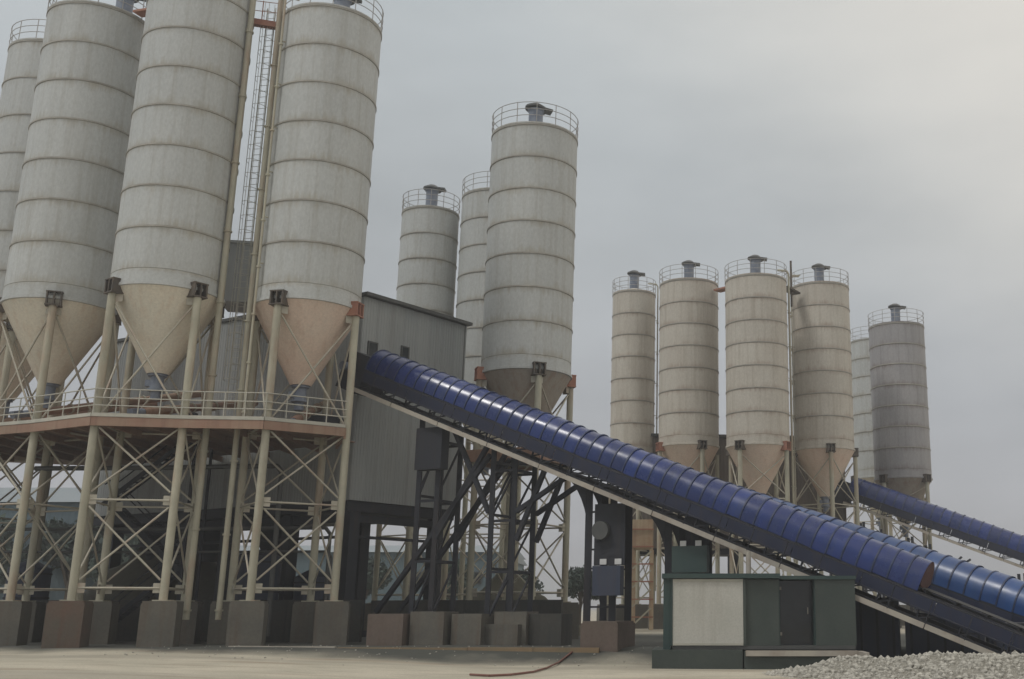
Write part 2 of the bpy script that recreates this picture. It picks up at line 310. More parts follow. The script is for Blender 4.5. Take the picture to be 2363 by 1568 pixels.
def silo(label, X, Y, r, zb, zt, phi, R, shell='shell', hop='hopper', ncourse=7, group='cement silos', far=False,
         pipes=(), red=(), pier_h=1.9, rot=0.0, fo=(0, 0), levels=None, cone=3.7, rust_pier=(), filt=True, screw=None):
    t = thing('cement_silo', (X, Y, 0), label, 'silo', group)
    n = 96 if not far else 72
    H = (zt - zb) / ncourse
    cm = shared('shell_course|%g' % r, lambda: MB().lathe([(r - .03, 0), (r, .012), (r, .988), (r - .03, 1)], n=n), M[shell])
    fm = shared('flange_ring|%g' % r, lambda: MB().lathe([(r - .02, -.06), (r + .04, -.04), (r + .04, .04), (r - .02, .06)], n=n), M['flange'])
    for k in range(ncourse):
        inst('shell_course', cm, t, T(0, 0, zb + k * H, H, random.uniform(0, 6.28)))
        inst('flange_ring', fm, t, T(0, 0, zb + k * H + (H if k < ncourse - 1 else H - .0)))
    # skirt and ring beam under the shell
    sk = shared('skirt_band|%g' % r, lambda: MB().lathe([(r - .02, -.0), (r + .004, -.02), (r + .004, -.62), (r + .07, -.64), (r + .07, -.78), (r - .06, -.8)], n=n), M[shell])
    inst('skirt_band', sk, t, T(0, 0, zb))
    hm = shared('hopper_cone|%g%g' % (r, cone), lambda: MB().lathe([(r - .01, -.78), (.52, -.8 - cone * .98), (.48, -.8 - cone)], n=n), M[hop])
    inst('hopper_cone', hm, t, T(0, 0, zb))
    ol = shared('outlet_valve|%g' % cone, lambda: MB().lathe([(.48, 0), (.42, -.02), (.42, -.1), (.3, -.12), (.3, -.7), (.4, -.72), (.4, -.8), (.22, -.82), (.22, -1.2), (0, -1.21)], n=20).beam((-.5, 0, -.42), (.1, 0, -.42), .25, .3), M['filter'])
    inst('outlet_valve', ol, t, T(0, 0, zb - .8 - cone))
    rf = shared('roof|%g' % r, lambda: MB().lathe([(r + .03, 0), (r + .03, .09), (r - .3, .16), (.4, .62), (0, .64)], n=n), M[shell])
    inst('roof', rf, t, T(0, 0, zt + .06))
    def railf():
        m = MB()
        for z in (.45, .85, 1.25): m.hoop((0, 0), r + .02, z, .022, 36)
        for k in range(14):
            a = 2 * math.pi * k / 14; m.tube(((r + .02) * math.cos(a), (r + .02) * math.sin(a), 0), ((r + .02) * math.cos(a), (r + .02) * math.sin(a), 1.27), .024, 5)
        return m
    inst('guard_rail', shared('guard_rail|%g' % r, railf, M['rail_thin']), t, T(0, 0, zt + .1, 1, rot))
    if filt: dust_filter(t, zt + .55, rot, 1.0, fo)
    # legs
    lp = []
    zl = zb - 1.15
    for k in range(4):
        a = rad(phi + 90 * k); x, y = R * math.sin(a), -R * math.cos(a); lp.append((X + x, Y + y))
        gz = 0.0
        if not far: gz = ground_z(X + x, Y + y)
        part('leg', MB().tube((X + x, Y + y, pier_h), (X + x, Y + y, zl), .18, 14).rbox((X + x, Y + y), (1, 0), .33, .33, pier_h, pier_h + .05), M['leg'], t)
        m = MB(); ax = (math.cos(a), math.sin(a))
        m.rbox((X + x * .96, Y + y * .96), ax, .36, .34, zl, zl + .06); m.rbox((X + x * .96, Y + y * .96), ax, .36, .34, zl + .64, zl + .7)
        for j in (-.3, 0, .3): m.rbox((X + x * .96 + ax[0] * j, Y + y * .96 + ax[1] * j), ax, .035, .33, zl + .06, zl + .64)
        m.rbox((X + x * .9, Y + y * .9), ax, .3, .05, zl + .06, zl + .64)
        isred = k in red
        part('leg_bracket', m, M['bracket_red' if isred else 'bracket'], t)
        pm = M['pier_rust'] if k in rust_pier else M['pier']
        part('footing', MB().rbox((X + x, Y + y), (1, .25), .72, .72, gz - .35, pier_h - .1).rbox((X + x, Y + y), (1, .25), .68, .68, pier_h - .1, pier_h), pm, t)
    lv = levels or [2.45, 6.25, 9.75, zl - .15]
    for k in range(4):
        a = lp[k]; b = lp[(k + 1) % 4]
        va = Vector((a[0], a[1], 0)); vb = Vector((b[0], b[1], 0)); d = (vb - va).normalized()
        i0 = va + d * .2; i1 = vb - d * .2
        for z in lv[:-1]:
            part('tie_beam', MB().tube(i0 + Vector((0, 0, z)), i1 + Vector((0, 0, z)), .048, 8), M['brace'], t)
        for z0, z1 in zip(lv, lv[1:]):
            nrm = Vector((-d.y, d.x, 0)) * .035
            z0 += .35; z1 -= .3
            part('cross_brace', MB().tube(i0 + nrm + Vector((0, 0, z0)), i1 + nrm + Vector((0, 0, z1)), .048, 8), M['brace'], t)
            part('cross_brace', MB().tube(i0 - nrm + Vector((0, 0, z1)), i1 - nrm + Vector((0, 0, z0)), .048, 8), M['brace'], t)
    if not far:
        for k in range(4):
            a = lp[k]; gm = MB()
            for q in ((k + 1) % 4, (k - 1) % 4):
                va = Vector((a[0], a[1], 0)); d = (Vector((lp[q][0], lp[q][1], 0)) - va).normalized()
                for z in lv: gm.beam(va + d * .32 + Vector((0, 0, z - .21)), va + d * .32 + Vector((0, 0, z + .21)), .3, .018, Vector((-d.y, d.x, 0)))
            tag(part('gusset_plate', gm, M['brace'], t), kind='stuff')
    for a, z0, rr in pipes:
        a = rad(a); rp = r + .22; px, py = X + rp * math.sin(a), Y - rp * math.cos(a)
        m = MB().tube((px, py, z0), (px, py, zt + .9), rr, 12)
        m.poly([(px, py, zt + .9), (px - .15 * math.sin(a), py + .15 * math.cos(a), zt + 1.15), (px - .9 * math.sin(a), py + .9 * math.cos(a), zt + 1.2)], rr, 10)
        for j in range(9):
            z = z0 + .4 + j * (zt - z0) / 9
            m.lathe([(rr, -.04), (rr + .05, -.04), (rr + .05, .04), (rr, .04)], (px, py, z), 12)
            if z > zb: m.beam((px, py, z + .2), (X + (r - .02) * math.sin(a), Y - (r - .02) * math.cos(a), z + .2), .05, .05)
        part('filling_pipe', m, M['leg'], t)
    return t, lp

def ladder(parent, X, Y, nrm, z0, z1, m, name='caged_ladder', cage_from=None, step=.32):
    n_ = Vector((nrm[0], nrm[1], 0)).normalized(); s_ = Vector((-n_.y, n_.x, 0)); b = Vector((X, Y, 0)); mb = MB()
    for i in (-1, 1): mb.beam(b + s_ * (.22 * i) + Vector((0, 0, z0)), b + s_ * (.22 * i) + Vector((0, 0, z1)), .05, .03, n_)
    z = z0 + .2
    while z < z1: mb.tube(b - s_ * .22 + Vector((0, 0, z)), b + s_ * .22 + Vector((0, 0, z)), .014, 5); z += step
    part(name, mb, m, parent)
    cg = MB(); z = cage_from or z0 + 2.2; zz = z
    while zz < z1:
        pts = [b + s_ * (.36 * math.cos(rad(a))) + n_ * (.05 + .62 * math.sin(rad(a))) + Vector((0, 0, zz)) for a in range(0, 181, 30)]
        cg.poly(pts, .014, 4); zz += .75
    for a in (25, 60, 90, 120, 155):
        q = b + s_ * (.36 * math.cos(rad(a))) + n_ * (.05 + .62 * math.sin(rad(a))); cg.tube(q + Vector((0, 0, z)), q + Vector((0, 0, z1)), .013, 4)
    part('ladder_cage', cg, m, parent)

GR1 = 'tall grey silos of the near plant'
S1, L1 = silo('grey cement silo partly cut by the left picture edge, behind the others', -38.48, 59.67, 2.5, 17.4, 33.7, 30, 2.6, group=GR1, rot=.3, filt=False)
S2, L2 = silo('tall grey cement silo with cream cone, second from the left picture edge', -31.57, 52.2, 2.5, 16.75, 31.65, 24, 2.5, group=GR1, rot=.2, fo=(.9, .3), pipes=((150, 2, .07),))
S3, L3 = silo('nearest cement silo, its top cut off by the upper picture edge', -25.28, 50.14, 2.5, 16.8, 33.2, 56, 2.6, ncourse=8, group=GR1, rot=.5, pipes=((84, 1.1, .15),), rust_pier=(3,), hop='hopper')
S4, L4 = silo('grey cement silo with rusty pink cone just left of the blue conveyor head', -19.04, 51.63, 2.5, 16.55, 31.15, 80, 2.6, group=GR1, hop='hopper_rust', red=(0,), rot=.1, pipes=((-52, 1.1, .13), (-40, 10, .06)), fo=(.3, .3))
S5, L5 = silo('big middle silo standing behind the conveyor, brick coloured brackets under it', -9.37, 59.49, 2.5, 14.9, 28.35, 24, 2.6, group='grey silos of the middle plant', red=(1, 3), hop='hopper_grey', rot=.4, levels=[2.4, 5.9, 9.4, 13.6])
S6, L6 = silo('silo mostly hidden behind the left side of the big middle silo', -14.0, 73.1, 2.5, 16.0, 29.8, 40, 2.6, group='grey silos of the middle plant', rot=.1, filt=False, far=True)
S7, L7 = silo('slimmer silo rising above the grey mixing building roof', -18.95, 73.9, 2.0, 16.0, 29.0, 10, 2.1, group='grey silos of the middle plant', far=True)
GR3 = 'beige silos of the far plant'
S8, L8 = silo('slim beige silo at the left end of the far row', -5.29, 93.2, 1.9, 15.0, 28.6, 20, 2.0, shell='shell_warm', group=GR3, far=True, pipes=((88, 3, .06),))
S9, L9 = silo('beige silo second from left in the far row, beside the slim one', -.38, 89.4, 2.5, 15.2, 28.3, 25, 2.6, shell='shell_warm', hop='hopper_rust', group=GR3, far=True, red=(3,))
S10, L10 = silo('broad beige silo with tall roof filter, right of the bright gap in the far row', 5.11, 85.2, 2.5, 14.6, 27.4, 54, 2.6, shell='shell_warm', hop='hopper_rust', group=GR3, far=True, pipes=((95, 2, .09),), red=(0,))
S11, L11 = silo('brownish grey silo at the right end of the row of four', 10.9, 90.0, 2.5, 15.0, 28.2, 5, 2.6, shell='shell_warm', hop='hopper_rust', group=GR3, far=True, pipes=((-80, 2, .07), (-70, 2, .05)))
S12, L12 = silo('mauve grey silo standing apart on the far right', 18.6, 96.4, 2.5, 13.35, 26.4, 40, 2.6, shell='shell_mauve', hop='hopper_grey', group='mauve silos at the far right', far=True)
S13, L13 = silo('pale silo mostly hidden between the brownish and the mauve silo', 18.4, 107.6, 2.5, 14.7, 27.7, 10, 2.6, shell='shell', group='mauve silos at the far right', far=True, filt=False)

# ladder and bridge between the two nearest silos
ladder(S3, -22.15, 51.2, (-.1, -1), 9.96, 32.2, M['rail'], cage_from=12.2)
m = MB(); m.beam((-23.1, 50.6, 31.1), (-21.4, 51.0, 31.0), .7, .12); m.beam((-23.1, 50.25, 30.95), (-21.4, 50.65, 30.85), .06, .22)
for x_ in (-23.0, -22.3, -21.6): m.tube((x_, 50.3 + (x_ + 23) * .25, 31), (x_, 50.3 + (x_ + 23) * .25, 32.2), .025, 5)
for z_ in (31.6, 32.15): m.tube((-23.0, 50.3, z_), (-21.6, 50.65, z_), .02, 5)
part('link_bridge', m, M['bracket_red'], S3)
m = MB(); m.beam((2.0, 88.0, 27.6), (3.2, 86.6, 27.5), .8, .15); part('link_bridge', m, M['bracket_red'], S9)
m = MB(); m.beam((7.5, 86.2, 27.4), (8.7, 88.2, 27.4), .8, .15); m.tube((8.2, 87.2, 26), (8.2, 87.2, 30), .09, 8); part('link_bridge', m, M['bracket'], S10)
m = MB(); m.beam((-33.2, 54.0, 32.0), (-34, 55, 32.0), .8, .15); m.beam((-29.3, 51.4, 32.0), (-27.5, 50.8, 31.9), .6, .12); part('link_bridge', m, M['bracket_red'], S2)

# ------------------------------------------------------------------ near plant: mixing building
A = Vector((-17.64, 56.0, 0)); B = Vector((-13.44, 62.4, 0)); Cc = A + Vector((-.87, .49, 0)) * 22; Dd = B + (Cc - A)
mixb = thing('mixing_building', tuple(A), 'grey clad mixing building with sloping roofline, behind the near silos and the conveyor head', 'building')
def clad_wall(p, q, z0, z1, parent, m, wd=1.0, name='wall_panel', inward=.12, fb=False):
    d = (q - p); Lg = d.length; d.normalize(); k = max(1, round(Lg / wd)); st = Lg / k; nrm = Vector((d.y, -d.x, 0))
    for i in range(k):
        a = p + d * (i * st + .005); b = p + d * ((i + 1) * st - .005); mb = MB()
        vs = []; nr = 5
        pts = []
        for j in range(nr):                     # shallow corrugation: five ribs per sheet
            x0 = j / nr
            for tt, o_ in ((0, 0), (.4, 0), (.5, .018), (.9, .018)): pts.append((x0 + tt / nr, o_))
        pts.append((1, 0))
        ww = (b - a)
        for z in (z0, z1):
            for u_, o_ in pts: q_ = a + ww * u_ + nrm * (o_); vs.append((q_.x, q_.y, z))
        n_ = len(pts)
        mb.add(vs, [(j, j + 1, n_ + j + 1, n_ + j) for j in range(n_ - 1)])
        part(name, mb, m, parent)
    core = MB(); c0 = p - nrm * inward; c1 = q - nrm * inward
    core.beam(Vector((c0.x, c0.y, (z0 + z1) / 2)), Vector((c1.x, c1.y, (z0 + z1) / 2)), .2, z1 - z0 - .02)
    part('wall_frame', core, M['trim'], parent)
clad_wall(A, B, 7.0, 17.85, mixb, M['clad']); clad_wall(Cc, A, 7.0, 17.85, mixb, M['clad'], 1.1); clad_wall(B, Dd, 7.0, 17.85, mixb, M['clad'], 2.2); clad_wall(Dd, Cc, 7.0, 17.85, mixb, M['clad'], 2.2)
def off4(pts, o):
    c = sum(pts, Vector((0, 0, 0))) / 4
    return [((p_ + (p_ - c).normalized() * o).x, (p_ + (p_ - c).normalized() * o).y) for p_ in pts]
part('roof', MB().prism(off4([A, B, Dd, Cc], .35), 17.87, 18.05), M['trim'], mixb)
part('floor_slab', MB().prism(off4([A, B, Dd, Cc], -.2), 6.45, 6.98), M['steel'], mixb)
d1 = (B - A).normalized(); n1 = Vector((d1.y, -d1.x, 0)); d2 = (A - Cc).normalized(); n2 = Vector((d2.y, -d2.x, 0))
def wall_win(p, d, nrm, u, z0, z1, wd):
    c = p + d * u + nrm * .05
    fr = MB()
    for s0 in (-1, 1): fr.beam(c + d * (s0 * (wd / 2 + .04)) + Vector((0, 0, z0 - .08)), c + d * (s0 * (wd / 2 + .04)) + Vector((0, 0, z1 + .08)), .08, .08, nrm)
    fr.beam(c - d * (wd / 2) + Vector((0, 0, z1 + .04)), c + d * (wd / 2) + Vector((0, 0, z1 + .04)), .08, .08); fr.beam(c - d * (wd / 2) + Vector((0, 0, z0 - .04)), c + d * (wd / 2) + Vector((0, 0, z0 - .04)), .08, .08)
    f_ = part('window', fr, M['trim'], mixb)
    part('pane', MB().beam(c - d * (wd / 2) + Vector((0, 0, (z0 + z1) / 2)), c + d * (wd / 2) + Vector((0, 0, (z0 + z1) / 2)), .04, z1 - z0), M['glass'], f_)
wall_win(A, d1, n1, .75, 14.3, 15.4, .5); wall_win(A, d1, n1, 3.0, 13.9, 15.6, .42)
# bent vent duct on the right wall
c0 = A + n1 * .35
pts = [c0 + d1 * 1.1 + Vector((0, 0, 13.4)), c0 + d1 * 1.15 + Vector((0, 0, 14.2)), c0 + d1 * 1.5 + Vector((0, 0, 14.6)), c0 + d1 * 2.1 + Vector((0, 0, 14.45)), c0 + d1 * 2.8 + Vector((0, 0, 13.9)), c0 + d1 * 3.1 + Vector((0, 0, 13.2))]
part('vent_duct', MB().poly(pts, .16, 12), M['trim'], mixb)
# columns of the mixing tower, beams, discharge hoppers, roof housing
sup = [A + d1 * .7 - n1 * .6, A + d1 * 6.6 - n1 * .6] + [A - d2 * u - n2 * .9 for u in (5.2, 10.2, 15.4, 20.5)] + [A + d1 * 6.4 - d2 * u for u in (6, 12, 18)]
for p_ in sup:
    part('column', MB().rbox((p_.x, p_.y), (d1.x, d1.y), .32, .32, 0, 6.45).rbox((p_.x, p_.y), (d1.x, d1.y), .5, .5, 0, .35), M['steel'], mixb)
for a_, b_ in ((sup[0], sup[1]), (sup[0], sup[2]), (sup[2], sup[3]), (sup[3], sup[4]), (sup[4], sup[5])):
    for z_ in (6.15, 5.2): part('floor_beam', MB().beam(a_ + Vector((0, 0, z_)), b_ + Vector((0, 0, z_)), .25, .4 if z_ > 6 else .14), M['steel'], mixb)
for u in (7.5, 12.6, 17.6):
    c = A - d2 * u - n2 * 1.7
    part('discharge_hopper', MB().lathe([(1.25, 6.4), (1.25, 5.8), (.55, 4.6), (.5, 4.2)], (c.x, c.y, 0), 8), M['steel'], mixb)
hc = P(566, 620, 59.0)
part('roof_housing', MB().rbox((hc.x, hc.y), (1, .2), .95, 1.2, 18.07, 21.45).rbox((hc.x, hc.y), (1, .2), 1.05, 1.3, 21.45, 21.6), M['clad'], mixb)

# screw conveyors from the silo outlets to the building
for nm, (x_, y_, z_), (tx, ty, tz), lb in (
    ('a', (-31.57, 52.2, 11.35), (-27.8, 61.2, 13.6), 'brownish screw conveyor tube rising from the cone of the second silo from the left edge'),
    ('b', (-25.28, 50.14, 11.0), (-24.2, 59.0, 12.6), 'screw conveyor tube leaving the outlet of the nearest silo'),
    ('c', (-19.04, 51.63, 10.9), (-19.4, 56.2, 12.0), 'screw conveyor tube below the rusty pink cone'),
    ('d', (-38.48, 59.67, 12.1), (-31.8, 63.4, 13.4), 'screw conveyor tube below the leftmost silo')):
    z_ -= .45
    t = thing('screw_conveyor', (x_, y_, z_), lb, 'screw conveyor')
    d_ = (Vector((tx, ty, tz)) - Vector((x_, y_, z_))).normalized()
    a_ = Vector((x_, y_, z_)) - d_ * .8
    part('tube', MB().tube(a_, (tx, ty, tz), .2, 14), M['oxide'], t)
    part('motor', MB().tube(a_ - d_ * .9, a_, .17, 12).beam(a_ - d_ * .95 + Vector((0, 0, .1)), a_ - d_ * .5 + Vector((0, 0, .1)), .3, .2), M['filter'], t)
    q_ = Vector((tx, ty, tz)) - d_ * .2
    for i in range(1, 5): e_ = a_.lerp(q_, i / 5); part('flange', MB().tube(e_ - d_ * .04, e_ + d_ * .04, .26, 14), M['leg'], t)

# ------------------------------------------------------------------ near plant: platform round the legs
def av(p, z=0): return Vector((p[0], p[1], z))
front = [Vector((-41.5, 55.2, 0)), Vector((-36.0, 52.0, 0)), av(L2[0]), av(L3[3]), av(L3[0]), av(L4[3]), av(L4[0])]
front = [p_ + Vector((0, -.28, 0)) for p_ in front]
plat = thing('service_platform', tuple(front[3]), 'red brown steel service platform with railings running between the legs of the near silos', 'platform')
back = [Vector((-17.95, 54.3, 0)), A + Vector((.6, -.5, 0)) - d2 * .5, A - d2 * 20 + n2 * .35, Vector((-44, 62, 0))]
deck = [(p_.x, p_.y) for p_ in front + back]
part('deck', MB().prism(deck, 9.90, 9.955), M['oxide'], plat)
for a_, b_ in zip(front, front[1:]):
    o_ = Vector((0, -.06, 0))
    part('edge_beam', MB().beam(a_ + o_ + Vector((0, 0, 9.67)), b_ + o_ + Vector((0, 0, 9.67)), .1, .4), M['oxide'], plat)
    part('toe_board', MB().beam(a_ + o_ + Vector((0, 0, 9.96)), b_ + o_ + Vector((0, 0, 9.96)), .14, .16), M['rail'], plat)
    for z_ in (10.4, 10.75, 11.15): part('hand_rail', MB().tube(a_ + Vector((0, 0, z_)), b_ + Vector((0, 0, z_)), .028, 6), M['rail'], plat)
    n_ = max(2, round((b_ - a_).length / 1.0))
    for i in range(n_): p_ = a_.lerp(b_, i / n_); part('rail_post', MB().tube(p_ + Vector((0, 0, 9.95)), p_ + Vector((0, 0, 11.17)), .028, 6), M['rail'], plat)
e_ = back[0]; a_ = front[-1]
part('edge_beam', MB().beam(a_ + Vector((0, 0, 9.62)), e_ + Vector((0, 0, 9.62)), .1, .5), M['oxide'], plat)
for i in range(15):
    t_ = i / 14; x_ = -40 + 23.5 * t_
    y0 = None
    for a_, b_ in zip(front, front[1:]):
        if a_.x <= x_ <= b_.x: y0 = a_.y + (b_.y - a_.y) * (x_ - a_.x) / (b_.x - a_.x)
    if y0 is None or x_ > -18.6: continue
    yb = min(56 + (-17.6 - x_) * .56, 61)
    part('joist', MB().beam((x_, y0 + .15, 9.74), (x_, yb, 9.74), .12, .28), M['oxide'], plat)
# equipment standing on the platform
t = thing('air_compressor', (-25.0, 52.6, 9.96), 'small dark blue compressor standing behind the platform railing', 'compressor')
part('tank', MB().tube((-25.5, 52.6, 10.3), (-24.5, 52.6, 10.3), .27, 16), M['filter'], t)
part('motor', MB().tube((-25.2, 52.6, 10.75), (-24.7, 52.6, 10.75), .2, 12).beam((-24.6, 52.6, 10.7), (-24.4, 52.6, 10.7), .4, .4), M['steel'], t)
part('foot', MB().beam((-25.4, 52.6, 10.0), (-25.4, 52.6, 10.08), .3, .1).beam((-24.6, 52.6, 10.0), (-24.6, 52.6, 10.08), .3, .1), M['steel'], t)
t = thing('weigh_hopper', (-18.6, 54.2, 9.96), 'dark weighing hopper on the platform below the rusty pink cone', 'hopper')
part('bin', MB().lathe([(.9, 10.9), (.9, 10.4), (.35, 9.97)], (-18.6, 54.2, 0), 16).lathe([(0, 10.95), (.92, 10.9)], (-18.6, 54.2, 0), 16), M['steel'], t)
part('leg', MB().tube((-19.6, 53.6, 9.96), (-19.6, 53.6, 10.9), .05, 6), M['rail'], t); part('leg', MB().tube((-17.6, 53.6, 9.96), (-17.6, 53.6, 10.9), .05, 6), M['rail'], t)
t = thing('weigh_hopper', (-30.5, 57.0, 9.96), 'dark weighing hopper at the left end of the platform', 'hopper')
part('bin', MB().lathe([(.9, 11.2), (.9, 10.6), (.35, 9.97)], (-30.5, 57.0, 0), 16).lathe([(0, 11.25), (.92, 11.2)], (-30.5, 57.0, 0), 16), M['steel'], t)
part('leg', MB().tube((-31.5, 56.6, 9.96), (-31.5, 56.6, 11.0), .05, 6), M['rail'], t); part('leg', MB().tube((-29.5, 56.6, 9.96), (-29.5, 56.6, 11.0), .05, 6), M['rail'], t)

# ------------------------------------------------------------------ belt conveyors
def conveyor(label, p0, p1, off, cover, s_cov=(0, 1), s_end=None, near_detail=True, head=True, rcov=.95, pitch=.66, stringer=True, group=None):
    """p0 = upper end of the near bottom edge, p1 = lower end; the machine lies off metres behind that edge"""
    p0 = Vector(p0); p1 = Vector(p1); d = (p1 - p0); Lg = d.length; d.normalize()
    hz = Vector((d.x, d.y, 0)).normalized(); side = Vector((-hz.y, hz.x, 0))     # points away from the camera
    if side.y < 0: side = -side
    up = side.cross(d); up = up if up.z > 0 else -up
    t = thing('belt_conveyor', tuple(p0), label, 'conveyor', group)
    def Q(s, o, u): return p0 + d * s + side * o + up * u
    c = off
    hw = rcov * .92
    th = 1.0                                     # truss height
    if stringer:
        nseg = 12
        for i in range(nseg):
            a, b = Lg * i / nseg + .02, Lg * (i + 1) / nseg - .02
            part('walkway_stringer', MB().beam(Q(a, 0, .02), Q(b, 0, .02), .07, .20, up), M['stringer'], t)
        part('walkway_deck', MB().beam(Q(0, (c - hw) / 2, .0), Q(Lg, (c - hw) / 2, .0), (c - hw) - .08, .05, up), M['steel'], t)
        for u_ in (.55, 1.05): part('hand_rail', MB().tube(Q(0, -.02, u_), Q(Lg, -.02, u_), .022, 6), M['steel'], t)
        n_ = int(Lg / 1.5)
        for i in range(n_ + 1): part('rail_post', MB().tube(Q(Lg * i / n_, -.02, .1), Q(Lg * i / n_, -.02, 1.07), .024, 6), M['steel'], t)
    # truss chords
    for o in (c - hw, c + hw):
        for u_ in (0.05, th): part('truss_chord', MB().beam(Q(0, o, u_), Q(Lg, o, u_), .12, .16, up), M['steel'], t)
        n_ = int(Lg / 1.6); web = MB()
        for i in range(n_ + 1): web.beam(Q(Lg * i / n_, o, .13), Q(Lg * i / n_, o, th - .08), .07, .07)
        for i in range(n_): web.beam(Q(Lg * i / n_ + .05, o, .13), Q(Lg * (i + 1) / n_ - .05, o, th - .08), .06, .06)
        part('truss_web', web, M['steel'], t)
    xm = MB(); n_ = int(Lg / 1.6)
    for i in range(n_ + 1): xm.beam(Q(Lg * i / n_, c - hw + .06, .05), Q(Lg * i / n_, c + hw - .06, .05), .08, .08)
    tag(part('cross_member', xm, M['steel'], t), kind='stuff')
    part('belt', MB().beam(Q(.2, c, th + .22), Q(Lg - .2, c, th + .22), hw * 1.5, .03, up).beam(Q(.2, c, .55), Q(Lg - .2, c, .55), hw * 1.5, .03, up), M['belt'], t)
    idl = MB(); n_ = int(Lg / 1.2)
    for i in range(n_): s = Lg * (i + .5) / n_; idl.tube(Q(s, c - hw * .75, th + .14), Q(s, c + hw * .75, th + .14), .055, 8); idl.tube(Q(s, c - hw * .8, .48), Q(s, c + hw * .8, .48), .05, 8)
    tag(part('idler_rollers', idl, M['steel'], t), kind='stuff')
    # side skirt plates closing the upper truss side
    for o in (c - hw - .075,):
        n_ = int(Lg / 3); 
        for i in range(n_):
            part('side_plate', MB().beam(Q(Lg * i / n_ + .015, o, th - .30), Q(Lg * (i + 1) / n_ - .015, o, th - .30), .02, .52, up), M['blue_shaded'], t)
    # arched cover sheets
    def arch():
        m = MB(); n = 20; Lc = pitch - .02
        prof = [(-1, -.28)] + [(-math.cos(math.pi * k / n), math.sin(math.pi * k / n)) for k in range(n + 1)] + [(1, -.28)]
        for x0, x1, rr0, rr1 in ((0, Lc, rcov, rcov),):
            vs = [(x, y * rr, z * rr) for x, rr in ((x0, rr0), (x1, rr1)) for y, z in prof]; k_ = len(prof)
            m.add(vs, [(j, j + 1, k_ + j + 1, k_ + j) for j in range(k_ - 1)], True)
            vs = [(x, y * (rr - .015), z * (rr - .015)) for x, rr in ((x0, rr0), (x1, rr1)) for y, z in prof]
            m.add(vs, [(k_ + j, k_ + j + 1, j + 1, j) for j in range(k_ - 1)], True)
        return m
    def ribm():
        m = MB(); n = 20
        prof = [(-1, -.28)] + [(-math.cos(math.pi * k / n), math.sin(math.pi * k / n)) for k in range(n + 1)] + [(1, -.28)]
        k_ = len(prof); ra, rb = rcov - .01, rcov + .035
        for (x0, r0), (x1, r1) in (((-.035, ra), (-.035, rb)), ((-.035, rb), (.035, rb)), ((.035, rb), (.035, ra))):
            vs = [(x, y * r, z * r) for x, r in ((x0, r0), (x1, r1)) for y, z in prof]
            m.add(vs, [(j, j + 1, k_ + j + 1, k_ + j) for j in range(k_ - 1)], False)
        return m
    cm = arch().mesh('cover_sheet', M[cover]); rm = ribm().mesh('cover_rib', M['rib'])
    basis = Matrix((d, side, up)).transposed().to_4x4()
    s = s_cov[0] * Lg; k = 0
    while s < s_cov[1] * Lg - pitch * .5:
        j = random.uniform(-.022, .015); tilt = Matrix.Rotation(random.uniform(-.025, .025), 4, 'Y') @ Matrix.Rotation(random.uniform(-.022, .022), 4, 'Z')
        mt = Matrix.Translation(Q(s, c, th + .36 + j) - p0) @ basis @ tilt
        cs = inst('cover_sheet', cm, t, mt)
        inst('cover_rib', rm, t, Matrix.Translation(Q(s, c, th + .36) - p0) @ basis)
        s += pitch; k += 1
    ends = []
    for s_, x_ in ((s_cov[0] * Lg, 0), (s, .0)):
        e = MB(); n = 16
        vs = [Q(s_ + x_ - .04, c, th + .36 - .28 * rcov)] + [Q(s_ + x_ - .04, c, th + .36) + side * (-rcov * .97 * math.cos(math.pi * q / n)) + up * (rcov * .97 * math.sin(math.pi * q / n)) for q in range(n + 1)]
        vs2 = [v_ + d * .03 for v_ in vs]; n_ = len(vs)
        e.add(vs + vs2, [tuple(range(n_)), tuple(range(2 * n_ - 1, n_ - 1, -1))] + [(i, (i + 1) % n_, n_ + (i + 1) % n_, n_ + i) for i in range(n_)])
        part('end_plate', e, M['rust_in'], t)
    if head:
        hb = MB(); 
        a, b = Q(-1.5, c, .75), Q(-.05, c, .75); hb.beam(a, b, hw * 2.1, 2.0, up); part('head_box', hb, M['steel'], t)
        part('drive_motor', MB().tube(Q(-1.0, c - hw * 1.1, .9), Q(-1.0, c - hw * 1.1 - .55, .9), .22, 14), M['filter'], t)
    return t, Q, Lg, up, side, d

P0 = P(800, 893, 53.2); P1 = P(2300, 1516, 40.9)
P1 = P0 + (P1 - P0) * 1.10
C1, Q1, Lg1, up1, side1, dir1 = conveyor('long blue conveyor with arched cover sheets crossing the whole picture down to the gravel', P0, P1, 1.75, 'cover', (0.0, .808))
r0 = P(1300, 1090, 66); r1 = P(2480, 1531, 47)
C2, *_ = conveyor('second blue conveyor with faded lighter covers, just behind the lower end of the long one', r0, r1, 1.6, 'cover_faded', (0, 1), stringer=False, head=False, rcov=1.05, pitch=.8)
q0 = P(1945, 1160, 92); q1 = P(2450, 1343, 85.5)
C3, *_ = conveyor('far dark blue conveyor running out at the right picture edge below the mauve silo', q0, q1, 1.4, 'cover', (0, 1), stringer=True, head=True, rcov=1.05, pitch=.8)

